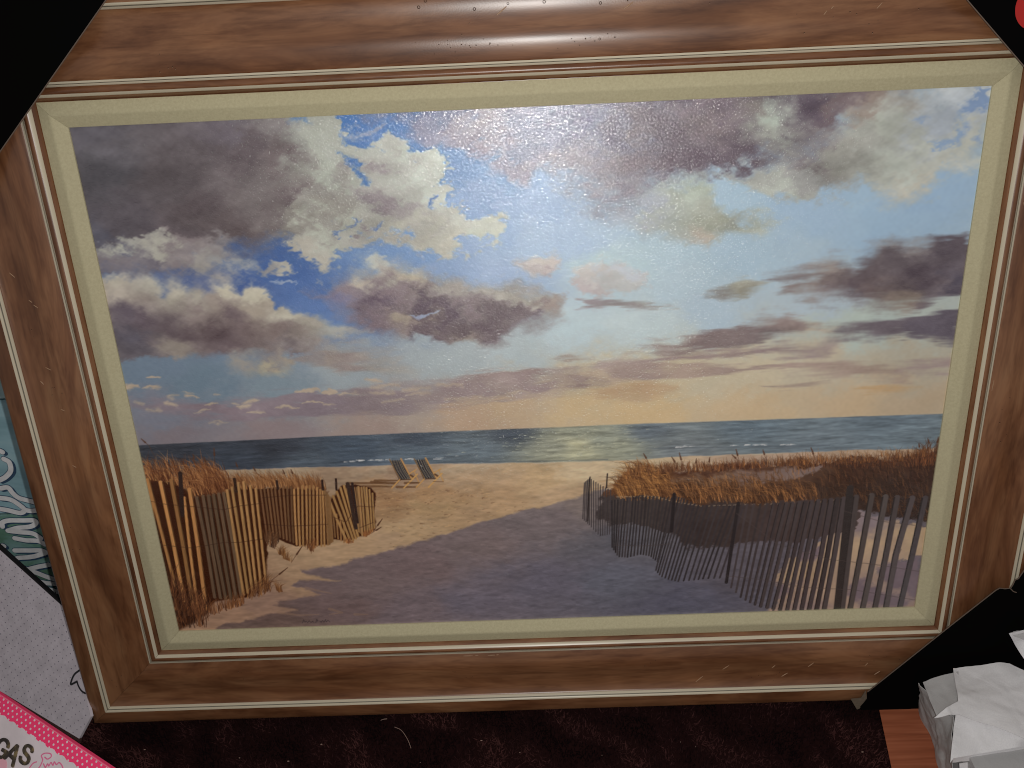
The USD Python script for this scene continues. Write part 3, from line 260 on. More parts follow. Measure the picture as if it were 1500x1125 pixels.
'LS':[(2.5,651.4,11.2,897.4,6.8,223,160,100),(26.1,658.2,23.2,928.5,8.1,223,160,100),(48,655.1,39.1,944.6,8.4,223,160,100),(65.9,693.4,48.2,942.7,6.3,224,160,100),(79.8,676.1,64.6,950,8.4,223,159,100),(90.8,694.4,87.5,922.2,7.5,136,107,84),(103.6,691.8,99.1,924.4,7.5,136,107,84),(114.3,691.4,109.6,926.6,7.4,135,107,84),(124.5,690.2,120.1,927,7.4,135,107,83),(134.9,687.9,130.9,925,7.3,135,106,83),(145.1,686.7,142.1,920.9,7.3,134,106,83),(152.4,681,147.4,918,6.2,215,162,105),(163,675.5,157,914,6.2,214,162,104),(176.2,666.2,166.6,910,6.2,213,161,104),(187.1,664.7,175.8,903.9,5.9,213,160,104),(198.9,673,185.5,908.6,5.6,213,160,104),(208.6,679.3,197.6,887.4,5.3,212,159,103),(217.9,681.7,215.4,778.5,3.7,141,101,71),(225,681,221.9,780.8,3.8,140,101,70),(232,680.3,228.4,783.1,3.8,140,101,70),(239,679.6,234.9,785.4,3.8,140,101,70),(246.1,678.9,241.4,787.8,3.9,140,101,70),(254.1,678.7,247.5,791.1,3.9,140,101,70),(262.1,678.5,253.6,794.5,3.9,140,101,70),(270.1,678.3,259.7,797.8,3.9,139,101,70),(278.2,678.2,265.8,801.2,4,139,101,70),(282.7,684.3,271.6,806.4,4.2,200,149,96),(291,681.1,277.7,809.6,4.2,200,149,96),(299.4,677.3,284.3,808.9,4.1,199,149,95),(307.1,678.4,292.1,807.8,4.1,199,148,95),(314.2,677.4,298.7,807.5,4.1,199,148,95),(321.2,677.7,305.1,807.7,4.1,199,148,95),(328,682.2,312.9,809.1,4,199,148,95),(333.4,686.3,320.6,811.7,4,199,148,95),(338,686.9,326.6,811.5,4,198,148,95),(342.3,690.6,334.1,808.9,4,198,148,95),(346.6,722.7,345,787.8,3.1,164,120,78),(352.9,732,350.4,792.1,3.1,164,120,78),(359.1,741.3,355.8,796.4,3.1,164,120,78),(365.4,750.7,361.2,800.8,3.1,165,120,78),(371.7,760.1,366.6,805.2,3.1,165,121,78),(348.8,710.8,372.4,802.1,4.9,206,157,100),(357,701.5,379.6,802.4,4.9,206,157,100),(365.2,692.3,385.6,800.1,4.8,205,156,99),(373.3,684,391.1,797,4.8,205,156,99),(380.7,679.9,396.1,792.1,4.7,204,156,99),(386.5,686.5,400.4,781.7,4.7,204,155,99),(408.1,683.4,404.6,790.1,4,198,152,99),(414.2,685.2,410.3,791,3.9,198,152,98),(419,684.6,415.6,788.9,3.8,197,152,98),(423.8,685.6,420.5,785.8,3.7,197,152,98),(429.1,690.2,425,781.7,3.6,197,152,98),(434.2,698.3,430.1,774.7,3.5,197,152,98),(342.7,690.6,335,807.2,3.5,167,123,80),(345.2,694.7,338.1,805.6,3.5,167,123,80),(347.8,698.8,341.2,803.9,3.5,167,123,80),(350.4,702.9,344.3,802.2,3.5,167,123,80),(399.8,685,399,781.7,3.5,175,132,87),(404.6,684.8,401.9,784.9,3.5,175,132,87),(409.4,684.6,404.8,788.1,3.5,175,132,87)],
'LP':[(67.8,640.3,55.5,731.2,8.4,66,48,43),(170.6,656.9,169.8,683.7,6.3,70,48,38),(251.7,664.5,251.5,681,4.9,66,45,38),(339.9,666.9,338.9,686.5,4.6,64,44,37),(366.7,664.8,365.1,687.6,4.2,64,44,37),(388.4,675.9,393.7,773.2,7.8,71,52,45),(397.3,675.1,398.6,761.2,4.9,62,44,40)],
'RW':[[(1142.4,770.6),(1226.6,842.7),(1330.6,881.9),(1423.3,897.3),(1522.2,919.1)], [(1129.2,912.5),(1201.5,924.4),(1285,945.8),(1388.6,955.9),(1515.2,985.3)], [(1350.6,773.3),(1422.6,798.8),(1516.3,815.1)], [(903.4,832.7),(964.1,836.9),(1014.6,834.2)]],
'LW':[[(-7.1,696.5),(27,705.9),(86.6,714.3),(139.2,722.4),(169.1,715.6),(216.3,711.5)], [(6,797.1),(59.5,805.5),(127.1,795.7),(156.2,796.8),(208.2,790.6)], [(218.1,699.5),(279.3,696),(343.1,698.6)], [(213,757.9),(270,764.2),(338.9,762.9)], [(351.6,747.1),(375.3,760.2),(402.6,724.9),(432.6,728.1)], [(400.9,773.5),(429.1,762.4)]],
'RTOP':[[(905.9,724.8),(972.6,725.8),(1022.3,740.6),(1072.2,752.1),(1151.3,751.9),(1250.2,753.6),(1348.3,748.6)]],
'HEADS':[[(25.3,603.8),(19.3,580.6),(6.7,565)], [(181.5,637.1),(178.7,621.5)], [(215.4,646.3),(210.5,632.5)], [(270.5,656.3),(266.7,640.6)], [(286.4,656.9),(282.6,640.4)], [(138.5,619.9),(141.9,589.4)], [(100,618.3),(99.6,601)], [(123.2,627),(119.5,607.6)], [(427.1,782.8),(447.9,755)], [(208.7,887.8),(246.2,858.5)], [(423,786.7),(444.3,773.2)], [(255.2,846.9),(282.1,810.1)], [(969.1,653.5),(959.1,634.3)], [(1035,664.2),(1026.9,635.5)], [(1025.2,663.8),(1012.6,643.4)], [(1141.5,657.8),(1134.4,632.4)], [(1141.5,657.8),(1127.3,643.8)], [(1192.1,654.4),(1185.2,635.5)], [(1286.8,660.9),(1276,634.9)], [(1083.7,666.2),(1085.4,647.4)], [(1501.2,643),(1494,624.2)], [(1482.7,647.5),(1478.6,634.1)], [(1513.3,643.5),(1513.8,622.4)], [(1059.4,666.8),(1059.7,649.1)]],
'CHSH':[[(386.8,674.7),(437.9,676.1),(485.5,677.3)], [(401.9,682.2),(446,683.5),(474.1,685.5)], [(442,671),(489.5,672.7)], [(482.9,686.4),(521.7,688)], [(499.5,678.6),(527.7,679.4)], [(434.6,673.7),(481.8,679.5)]],
'FOAM':[[(386.7,628.9),(414.4,627.4),(473.4,628.5)], [(413,628.2),(444.7,626.9),(475.9,629)], [(495.7,628.1),(523.2,628.3)], [(550.6,629.4),(578.1,628.8)], [(594,626.5),(601.8,626.3)], [(1107.6,624.4),(1150.1,624),(1206.8,626.3),(1244.6,627.3)], [(998.7,623.1),(1046.1,624)]],
'FOAMD':[[(577.6,635.7),(636.4,637.2),(695.2,639.6),(773.5,641.9),(812.6,642.6),(890.8,643.2)], [(965.5,622.8),(1027.1,624.2),(1102.9,626.8),(1169.1,626.9),(1235.3,629),(1310.9,630.5)], [(381.4,628.7),(428.3,632.3),(475.6,632.5)]],
'SIG':[[(258.9,992),(262.2,984.5),(264.4,990.4),(267,987.8),(269.6,991.5),(273.2,987.2),(276.4,991.8),(280.6,988.4),(282.8,992.1)], [(286.5,992.2),(289.4,984.2),(291.3,987.9),(288.9,988.7)], [(295.7,989),(297.6,991.7),(301.2,987.4),(303.6,992),(307.5,985.4),(308.3,991.2),(312.5,987.8),(315.8,991.5)]],
'LBACK':[[(-6,653),(51,653),(87,692),(145,687),(177,664),(210,679),(231,682),(278,676),(318,675),(344,691),(337,808),(271,810),(237,792),(217,783),(198,892),(151,925),(86,931),(66,957),(-2,999),(-7,927)], [(347,711),(379,677),(402,676),(433,688),(439,698),(431,779),(401,792),(370,805),(339,796)]],
'LBACKC':(80,43,25),
'LWC':(79,50,38),
'RWC':(95,82,80),
'RTOPC':(214,192,160),
'HEADC':(107,71,52),
'CHSHC':(121,84,55),
'FOAMC':(246,246,246),
'DARKSEA':(92,102,114),
'SIGC':(83,68,74),
'GLIT':[(833,578,75,640),(784,573,420,642)],
'GLITC':[(246,246,213),(134,146,157)],
'MARKS':[(434,697,665,726),(437,724,837,758),(447,763,659,825)],
'MARKC':[(132,95,69),(246,202,148)],
'FOOT':(394,753,1044,1010),
'SUNSPOT':[[(276.7,907.8),(301.8,915.4),(327,922.9)], [(212.7,964.7),(256.8,973.1),(294.7,972.4)], [(318.8,960),(344,969.8),(317.2,973.3)], [(369.8,975.3),(396.1,976.3)]],
'SUNSPOTC':(194,155,126),
'GF':[([(-6,637),(26,639),(53,646),(99,642),(135,639),(145,663),(93,681),(2,649)],170,39.4,-0.6,(155,95,58),(246,203,134),1.17),([(-9,653),(1,653),(50,659),(87,694),(145,689),(169,674),(158,650),(126,629),(91,632),(7,626)],560,41.7,-0.45,(99,53,34),(246,177,114),1.37),([(153,679),(225,680),(278,682),(330,688),(348,687),(332,675),(297,669),(178,662)],640,33.5,-0.35,(120,75,47),(246,181,119),1.23),([(0,928),(-1,995),(56,997),(79,953),(41,912),(6,876)],340,53.4,0.15,(63,38,30),(205,133,86),1.3),([(66,959),(151,927),(144,944),(76,966)],110,33.7,0.1,(105,64,44),(233,159,99),1.3),([(150,929),(201,892),(205,914),(165,932)],110,42,0.45,(96,59,43),(209,146,90),1.3),([(231,825),(249,828),(238,837),(259,847)],70,25.3,0.2,(112,71,46),(217,159,100),1.17),([(286,810),(315,811),(298,828)],50,25.1,0.1,(101,61,42),(213,145,89),1.17),([(215,908),(229,915),(220,916)],40,26.2,0.1,(116,74,48),(208,146,94),1.17),([(367,801),(388,806),(373,810)],30,12.5,0.2,(122,71,44),(224,154,93),1.17),([(404,792),(427,783),(411,795)],36,16.5,0.5,(136,79,47),(236,164,98),1.17),([(209,784),(241,794),(227,814),(211,807)],110,31.2,0.4,(72,49,40),(170,116,75),1.17),([(903,727),(923,734),(988,736),(1032,744),(1011,688),(972,670),(933,674)],420,46.7,-0.8,(84,50,31),(246,177,103),1.37),([(1012,743),(1171,752),(1299,752),(1297,727),(1169,708),(1021,705)],620,40.3,-0.75,(71,47,33),(234,162,98),1.23),([(987,676),(1099,679),(1191,673),(1195,665),(1098,667),(996,666)],280,19.6,-0.15,(80,46,32),(169,106,67),1.1),([(1118,676),(1239,664),(1379,670),(1503,659),(1506,681),(1386,686),(1239,672)],640,22.8,-0.25,(73,44,33),(179,116,73),1.1),([(1294,743),(1395,769),(1518,811),(1506,681),(1386,686),(1304,694)],560,36.9,-0.7,(54,38,32),(153,104,68),1.1),([(1473,685),(1521,681),(1518,660),(1493,653)],130,39.3,-0.05,(66,41,32),(191,119,72),1.17),([(1012,701),(1099,694),(1216,682),(1293,677),(1294,694),(1242,711),(1169,716),(1071,715)],150,24.2,-0.45,(95,63,43),(222,154,94),1.1),([(903,694),(987,681),(1099,680),(1196,673),(1312,675),(1495,669),(1503,654),(1238,659),(1069,671),(947,658)],420,21.9,-0.3,(99,63,40),(234,159,94),1.1)],
'CHAIRS':[('poly', [(474.6,629.6),(496,629.5),(511.8,669.3),(488.3,670.3),(482.5,652.2)],(59,56,64)),('line', [(477.2,629.5),(482.7,650.2),(491.4,669.7)],1.2,(189,173,139)),('line', [(481.9,629.7),(487.5,650.4),(496.5,669.9)],1.2,(189,173,139)),('line', [(486.6,629.9),(492.3,650.6),(501.5,670.1)],1.2,(189,172,139)),('line', [(491.2,630.1),(497.1,650.8),(506.5,670.3)],1.2,(189,172,139)),('line', [(494.4,630.2),(500.4,651),(509.9,670.4)],1.2,(189,172,139)),('line', [(474,627.1),(482.7,650.2),(491,671.6)],1.9,(151,112,70)),('line', [(496.2,626.7),(513.4,671)],3,(229,172,107)),('line', [(488.2,670.9),(511.7,670.9)],1.8,(68,47,38)),('line', [(509.1,659.5),(523.4,650.7)],2.3,(233,179,110)),('line', [(519.3,653.7),(526.1,677.3)],1.9,(229,173,105)),('line', [(511.5,662.1),(518.1,667.2)],3.9,(119,85,57)),('line', [(489.6,671),(473,688.2)],2.6,(232,177,109)),('line', [(524.9,660.7),(496.5,689.1)],2.8,(238,184,113)),('line', [(506.7,677.5),(526,678.3)],1.2,(101,69,46)),('poly', [(521.8,630),(543.1,629.9),(559.3,669.7),(535.8,670.7),(529.9,652.5)],(59,56,64)),('line', [(524.4,629.9),(530.1,650.6),(539,670)],1.2,(188,172,138)),('line', [(529,630.1),(534.9,650.8),(544,670.2)],1.2,(188,172,138)),('line', [(533.7,630.3),(539.7,651),(549,670.4)],1.2,(188,171,138)),('line', [(538.4,630.5),(544.5,651.2),(554.1,670.6)],1.2,(188,171,138)),('line', [(541.6,630.6),(547.8,651.3),(557.5,670.8)],1.2,(187,171,138)),('line', [(521.2,627.5),(530.1,650.6),(538.6,672)],1.9,(150,112,69)),('line', [(543.4,627),(561,671.3)],3,(227,171,106)),('line', [(535.8,671.3),(559.2,671.2)],1.8,(68,47,38)),('line', [(556.6,659.8),(570.7,651.1)],2.3,(232,178,110)),('line', [(566.7,654),(573.7,677.7)],1.9,(227,172,104)),('line', [(559,662.4),(565.7,667.6)],3.9,(119,85,56)),('line', [(537.2,671.3),(520.8,688.5)],2.6,(231,176,108)),('line', [(572.3,661),(544.2,689.5)],2.8,(237,183,112)),('line', [(554.3,677.9),(573.7,678.7)],1.2,(100,69,46))]}
# sky
xs, ys = GX + N1X * 14, GY + N1Y * 10
img[:] = shade(xs, ys, P['SKY'], 3.0, .55) + (GR * 1.6)[..., None]
for c in P['CL']: patch(c['o'], c['c'], c['s'], c['w'], c['g'], *((STX, STY) if c['k'] else (N1X, N1Y)), cw=1.6)
for x, y, rx, ry in P['PUFF']:
    a = np.linspace(0, 2 * math.pi, 22, endpoint=False); pts = np.stack([x + rx * np.cos(a), y + np.where(np.sin(a) > 0, ry * .35, ry) * np.sin(a)], 1)
    c = np.array(P['PUFFC'], float)
    patch(pts, [(x, y - ry * .5, *c), (x, y + ry * .6, *(c * .86)), (x - rx, y, *(c * .93)), (x + rx, y, *(c * .93))], 2.6, 3.0, 5, N2X, N2Y)
# sea
SEAN = field(21, 60, 4.5, 4, .6); SEAN2 = field(22, 18, 3.2, 2, .7)
sl = window(P['SEA']['o'], 4); al = smooth(.5 - sdf(GX[sl], GY[sl] + N2Y[sl] * .25, P['SEA']['o']) / 2.4)
seac = shade(GX[sl], GY[sl], P['SEA']['c'], 3.0, .5)
rip = np.clip(SEAN[sl] * .6 + SEAN2[sl] * .55, -2.2, 2.2)
blend(sl, al, seac * (1 + rip * .085)[..., None])
# sand
sandpoly = P['SANDO']; sl = window(sandpoly, 6); SN = field(23, 40, 9, 5, .65); SN2 = field(24, 14, 5, 3, .7)
al = smooth(.5 - sdf(GX[sl], GY[sl] + N2Y[sl] * 1.2, sandpoly) / 3.2)
sc = shade(GX[sl] + N1X[sl] * 18, GY[sl] + N1Y[sl] * 6, P['SAND'], 3.2, .45)
blend(sl, al, sc * (1 + SN[sl] * .03 + SN2[sl] * .022)[..., None])
r = np.random.RandomState(5)
for pts in P['FOAMD']: line(np.array(pts) + [0, 1], 2.6, P['DARKSEA'], alpha=.4)
for pts in P['FOAM']:
    pts = np.array(pts)
    for k in range(int(np.ptp(pts[:, 0]) / 8) + 1):
        t = r.rand(); q = np.array([np.interp(t, np.linspace(0, 1, len(pts)), pts[:, j]) for j in (0, 1)]) + r.normal(0, .9, 2)
        line([q, q + [r.uniform(4, 12), r.normal(0, .5)]], r.uniform(1.2, 2.8), P['FOAMC'], .8, alpha=.7)
for k in range(300):                                     # sun glitter and wave crests, small dashes
    q = P['GLIT'][k % 2]; x, y = r.normal(q[0], q[2]), r.uniform(q[1], q[3])
    line([(x, y), (x + r.uniform(3, 12), y + r.normal(0, .3))], 1.3, P['GLITC'][k % 2], .6, alpha=r.uniform(.15, .55) if k % 2 else r.uniform(.3, .8))
for k in range(260):                                     # pebbles, weed and footprints on the lit sand
    a, b = P['MARKS'][k % 3][:2], P['MARKS'][k % 3][2:]; x, y = r.uniform(a[0], b[0]), r.uniform(a[1], b[1]); L = r.uniform(2, 11)
    dk = r.rand() < .6; line([(x, y), (x + L, y + r.normal(0, 1))], r.uniform(1, 2.8), P['MARKC'][0 if dk else 1], .6, alpha=r.uniform(.2, .6))
# the long shadow over the path
sl = window(P['SHADOW']['o'], 12); x, y = GX[sl] + N2X[sl] * 4, GY[sl] + N2Y[sl] * 2
al = smooth(.5 - sdf(x, y, P['SHADOW']['o']) / 7)
sc = shade(GX[sl] + N1X[sl] * 14, GY[sl] + N1Y[sl] * 7, P['SHADOW']['c'], 3.0, .5); blend(sl, al, sc * (1 + SN[sl] * .03 + SN2[sl] * .028)[..., None])
for k in range(300):
    x, y = r.uniform(P['FOOT'][0], P['FOOT'][2]), r.uniform(P['FOOT'][1], P['FOOT'][3]); i, j = int(y / S), int(x / S)
    if 0 <= i < NY and 0 <= j < NX:
        L = r.uniform(4, 14); c = img[i, j]; line([(x, y), (x + L, y + r.normal(0, 1))], r.uniform(2, 5), c * (.86 if k % 3 else 1.12), 1, alpha=r.uniform(.25, .6))
for pts in P['SUNSPOT']: line(pts, 6.5, P['SUNSPOTC'], 2, alpha=.38)
for pts in P['CHSH']: line(pts, 5.5, P['CHSHC'], 3, alpha=.75)
# right hand dune
patch(P['LITR']['o'], P['LITR']['c'], 5, 5, 4, N2X, N2Y)
for o in P['LITSH']: patch(o, [(o[0][0], o[0][1], *P['LITSHC'])], 6, 6, 3, N2X, N2Y)
patch(P['GRASSR']['o'], P['GRASSR']['c'], 4, 5, 7, N2X, N2Y)
patch(P['DUNE']['o'], P['DUNE']['c'], 5, 5, 5, N2X, N2Y)
patch(P['SHRUB']['o'], P['SHRUB']['c'], 4, 5, 4, N2X, N2Y)
patch(P['GL']['o'], P['GL']['c'], 4, 4, 7, N2X, N2Y)
for pts in P['LBACK']: patch(pts, [(pts[0][0], pts[0][1], *P['LBACKC'])], 3, 1.5, 3, N2X, N2Y)
def inside(p, poly):
    ins = False; x, y = p
    for i in range(len(poly)):
        a, b = poly[i - 1], poly[i]
        if (a[1] <= y) != (b[1] <= y) and x < a[0] + (y - a[1]) / (b[1] - a[1]) * (b[0] - a[0]): ins = not ins
    return ins
def grass(fields):
    for poly, n, L, lean, c0, c1, w in fields:
        q = np.array(poly); c0, c1 = np.array(c0, float), np.array(c1, float); pts = []
        while len(pts) < n:
            p = (r.uniform(q[:, 0].min(), q[:, 0].max()), r.uniform(q[:, 1].min(), q[:, 1].max()))
            if inside(p, poly): pts.append(p)
        for x, y in sorted(pts, key=lambda p: p[1]):
            l = L * r.uniform(.45, 1.05); ln = lean + r.normal(0, .3); t = r.rand() ** 1.6
            b = (x, y); m = (x + ln * l * r.uniform(.1, .4), y - l * .55); e = (x + ln * l * .8 + r.normal(0, l * .06), y - l * (1 - .35 * abs(ln)))
            line([b, m, e], w * r.uniform(.9, 1.5), c0 * (1 - t) + c1 * t, .5, alpha=.92)
def slats(rows, ps, wires, wirec, lightside):
    for x0, y0, x1, y1, w, *c in rows:
        c = np.array(c, float) * (1 + r.normal(0, .07)); dx, dy = x1 - x0, y1 - y0; k = r.normal(0, w * .13)
        mid = (x0 + dx * .5 + k, y0 + dy * .5)
        line([(x0, y0), mid, (x1, y1)], w, c, w * .97)
        if w > 5:
            line([(x0 + w * .42 * lightside, y0), (mid[0] + w * .42 * lightside, mid[1]), (x1 + w * .42 * lightside, y1)], w * .22, c * .55)
            for j in range(5):
                t = r.uniform(.05, .8); line([(x0 + dx * t + r.uniform(-.3, .3) * w, y0 + dy * t), (x0 + dx * (t + .15) + r.uniform(-.3, .3) * w, y0 + dy * (t + .15))], 1.4, c * r.choice([.82, 1.14]), .6, alpha=.6)
    for x0, y0, x1, y1, w, *c in ps: line([(x0, y0), (x1, y1)], w, c)
    for pts in wires: line(pts, 1.3, wirec, alpha=.75)
G = P['GF']; grass(G[:3])
slats(P['LS'], P['LP'], P['LW'], P['LWC'], 1); grass(G[3:12]); grass(G[12:])
for pts in P['RTOP']:
    pts = np.array(pts)
    for k in range(46):
        t = (k + .3 * r.rand()) / 46; q = np.array([np.interp(t, np.linspace(0, 1, len(pts)), pts[:, j]) for j in (0, 1)]); line([q, q + [4, r.normal(0, .5)]], 2, P['RTOPC'], alpha=.55)
slats(P['RS'], P['RP'], P['RW'], P['RWC'], -1)
for pts in P['HEADS']:
    line(pts, 1.0, P['HEADC'], 1.2); (a, b) = (pts[-2], pts[-1]); m = (a[0] + (b[0] - a[0]) * .5, a[1] + (b[1] - a[1]) * .5); line([m, b], 3.6, P['HEADC'], 1.0)
for kind, pts, *w in P['CHAIRS']:
    if kind == 'poly':
        sl = window(pts, 4); blend(sl, np.clip(.5 - sdf(GX[sl], GY[sl], pts) / S, 0, 1), np.array(w[0], float))
    else: line(pts, w[0], w[1])
for pts in P['SIG']: line(pts, 1.6, P['SIGC'], alpha=.8)
img += FINE[..., None] * 1.2
img = np.clip(img, 6, 250) / 255
lincol = np.where(img <= .04045, img / 12.92, ((img + .055) / 1.055) ** 2.4)

vx = (np.arange(NX) + .5) / NX * W - W / 2; vy = BASE + H / 2 - (np.arange(NY) + .5) / NY * H
vx[0], vx[-1], vy[0], vy[-1] = -W / 2 - .004, W / 2 + .004, BASE + H / 2 + .004, BASE - H / 2 - .004
VX, VY = np.meshgrid(vx, vy)
pv = np.stack([VX, VY, np.zeros_like(VX)], -1).reshape(-1, 3)
ii = np.arange(NY * NX).reshape(NY, NX); q = np.stack([ii[1:, :-1], ii[1:, 1:], ii[:-1, 1:], ii[:-1, :-1]], -1).reshape(-1, 4)
cp = UsdGeom.Mesh.Define(stage, FR + '/canvas_print')
cp.CreatePointsAttr(Vt.Vec3fArray.FromNumpy(pv.astype(np.float32))); cp.CreateFaceVertexCountsAttr(Vt.IntArray.FromNumpy(np.full(len(q), 4, np.int32)))
cp.CreateFaceVertexIndicesAttr(Vt.IntArray.FromNumpy(q.astype(np.int32).ravel())); cp.CreateSubdivisionSchemeAttr('none')
UsdGeom.PrimvarsAPI(cp).CreatePrimvar('print_colour', Sdf.ValueTypeNames.Color3fArray, 'vertex').Set(Vt.Vec3fArray.FromNumpy(lincol.reshape(-1, 3).astype(np.float32)))
UsdShade.MaterialBindingAPI.Apply(cp.GetPrim()).Bind(PRINT)
tag(cp, 'printed canvas of a beach with clouds, sea, slat fences and two striped deck chairs')

# ---------------------------------------------------------------- black cardboard corner protectors
XL, XR, YT = -W / 2 - RAIL, W / 2 + RAIL, BASE * 2
def protector(label, outline, walls, cut):
    t = thing('corner_protector', label, 'corner protector', (0, 0, LIFT), LEAN, 'cardboard corner protectors on the frame')
    obj('flap', extrude(Polygon(outline), .0012, .0228), BLACKCARD, t)
    for w in walls: obj('folded_edge', box(*w, -.022, .0226), BLACKCARD, t)
    e = LineString(cut).buffer(.00042, cap_style='flat'); obj('cut_edge', extrude(e, .0010, .02305), CARDEDGE, t)
    return t
a, b = np.array((-0.3851, 0.8478)), np.array((-0.5185, 0.7178))
d = (b - a) / (b - a)[0]; pt_, pl_ = a + (a - b) / (a - b)[1] * (YT + .004 - a[1]), a + d * (XL - .004 - a[0])
protector('plain black cardboard protector over the upper left corner of the frame', [tuple(pt_), (XL - .004, YT + .004), tuple(pl_)],
          [(XL - .0038, pt_[0], YT + .0022, YT + .0036), (XL - .0038, XL - .0022, pl_[1], YT + .002)], [tuple(pl_ + (a - b) * .02), tuple(pt_ + (b - a) * .02)])
a, b = np.array((0.4106, 0.8132)), np.array((0.4724, 0.7535))
d = (b - a) / (b - a)[0]; pt_, pr_ = a + (a - b) / (a - b)[1] * (YT + .004 - a[1]), a + d * (XR + .004 - a[0])
tr = protector('black cardboard protector with a round red sticker, on the upper right corner of the frame', [tuple(pt_), tuple(pr_), (XR + .004, YT + .004)],
          [(pt_[0], XR + .0038, YT + .0022, YT + .0036), (XR + .0022, XR + .0038, pr_[1], YT + .002)], [tuple(pt_ + (b - a) * .02), tuple(pr_ + (a - b) * .02)])
st = (0.4764, 0.8051)
obj('red_sticker', extrude(Point(st).buffer(.0208, 24), .0003, .0242), RED, tr)
cutpts = [(0.4022, 0.0247), (0.4466, 0.0717), (0.4937, 0.1221), (0.5384, 0.1688), (0.5426, 0.1717), (0.5487, 0.1707), (0.5554, 0.1709), (0.5575, 0.1761), (0.5588, 0.1822), (0.5625, 0.1842), (0.5671, 0.1945), (0.5747, 0.2059)]
bl = [(0.3975, -0.0030), (0.3958, 0.0014), (0.3998, 0.0076), (0.4030, 0.0139)]
br = protector('torn black cardboard protector on the lower right frame corner, behind the white paper', bl + cutpts + [(XR + .004, cutpts[-1][1] + .012), (XR + .004, bl[0][1])],
          [(bl[0][0] + .004, XR + .0038, -.0036, -.0022), (XR + .0022, XR + .0038, -.002, cutpts[-1][1])], cutpts)
flap = [(0.3831, 0.0131), (0.3958, 0.0142), (0.4005, 0.0257), (0.4036, 0.0128), (0.3992, 0.0055), (0.3953, -0.0024), (0.3924, -0.0034), (0.3883, 0.0038)]
obj('torn_flap', extrude(Polygon(flap), .0008, .0216), TORN, br)
fr_ = [(0.5551, 0.1710), (0.5590, 0.1670), (0.5628, 0.1655)]
obj('torn_fibre', extrude(LineString(fr_).buffer(.0005), .0006, .0242), CARDEDGE, br)

# ---------------------------------------------------------------- teal plank sign with white script, behind the frame on the left
def strokes(lines, w, grow=0.0):
    return unary_union([LineString(np.array(ndimage_curve(l))).buffer((w + grow) / 2, 6) for l in lines])
def ndimage_curve(l):
    p = np.array(l, float)
    if len(p) < 3: return p
    out = []
    q = np.vstack([2 * p[0] - p[1], p, 2 * p[-1] - p[-2]])
    for i in range(1, len(q) - 2):
        for t in np.linspace(0, 1, 7)[:-1]:
            out.append(.5 * (2 * q[i] + (q[i + 1] - q[i - 1]) * t + (2 * q[i - 1] - 5 * q[i] + 4 * q[i + 1] - q[i + 2]) * t * t + (3 * q[i] - q[i - 1] - 3 * q[i + 1] + q[i + 2]) * t ** 3))
    return np.array(out + [p[-1]])
def blotch(name, c0, c1, c2, scale, seed, rough=.55):
    return mat(name, {'t': ('texture_coordinate', {}), 'm': ('mapping', {'location': (seed, seed, 0), 'scale': scale}), 'n': ('noise_texture', {'scale': 1.0, 'detail': 5.0, 'roughness': .6, 'distortion': .6}),
        'r': ('rgb_ramp', {'ramp': [(.32, c0), (.5, c1), (.68, c2)]}), 'p': ('principled_bsdf', {'roughness': rough, 'specular_ior_level': .3})},
        [('t.object', 'm.vector'), ('m.vector', 'n.vector'), ('n.fac', 'r.fac'), ('r.color', 'p.base_color')])
SIGNM = [blotch('teal_plank', (.22, .38, .44), (.31, .50, .57), (.40, .57, .61), (6, 22, 6), 2), blotch('teal_plank_b', (.26, .43, .48), (.36, .54, .59), (.44, .60, .62), (6, 22, 6), 5), blotch('green_plank', (.09, .17, .11), (.14, .28, .21), (.30, .48, .52), (9, 16, 9), 8)]
WHITEM = plain('white_lettering', (.78, .78, .80), .6, .3, (90, .0001)); NAVY = plain('navy_lettering_shadow', (.035, .075, .14), .6, .3)
sg = thing('plank_sign', 'teal plank sign with white script lettering turned sideways, behind the left frame edge', 'sign', (0, 0, LIFT), LEAN)
y1, y2 = (-0.7015, 0.3960)[1], (-0.7242, 0.2262)[1]; step = y1 - y2
for k, (ya, yb) in enumerate([(y2 - 2 * step + .016, y2 - step), (y2 - step, y2), (y2, y1), (y1, y1 + step), (y1 + step, y1 + step * 1.6)]):
    obj('plank', box(-.86, -.545, ya + .0011, yb - .0011, -.166, -.150 - (k % 2) * .0006), SIGNM[[2, 2, 0, 1, 0][k]], sg)
obj('batten', box(-.80, -.77, y2 - step * 1.8, y1 + step * 1.5, -.180, -.1665), SIGNM[1], sg)
s0 = lambda pts: [p for p in pts]
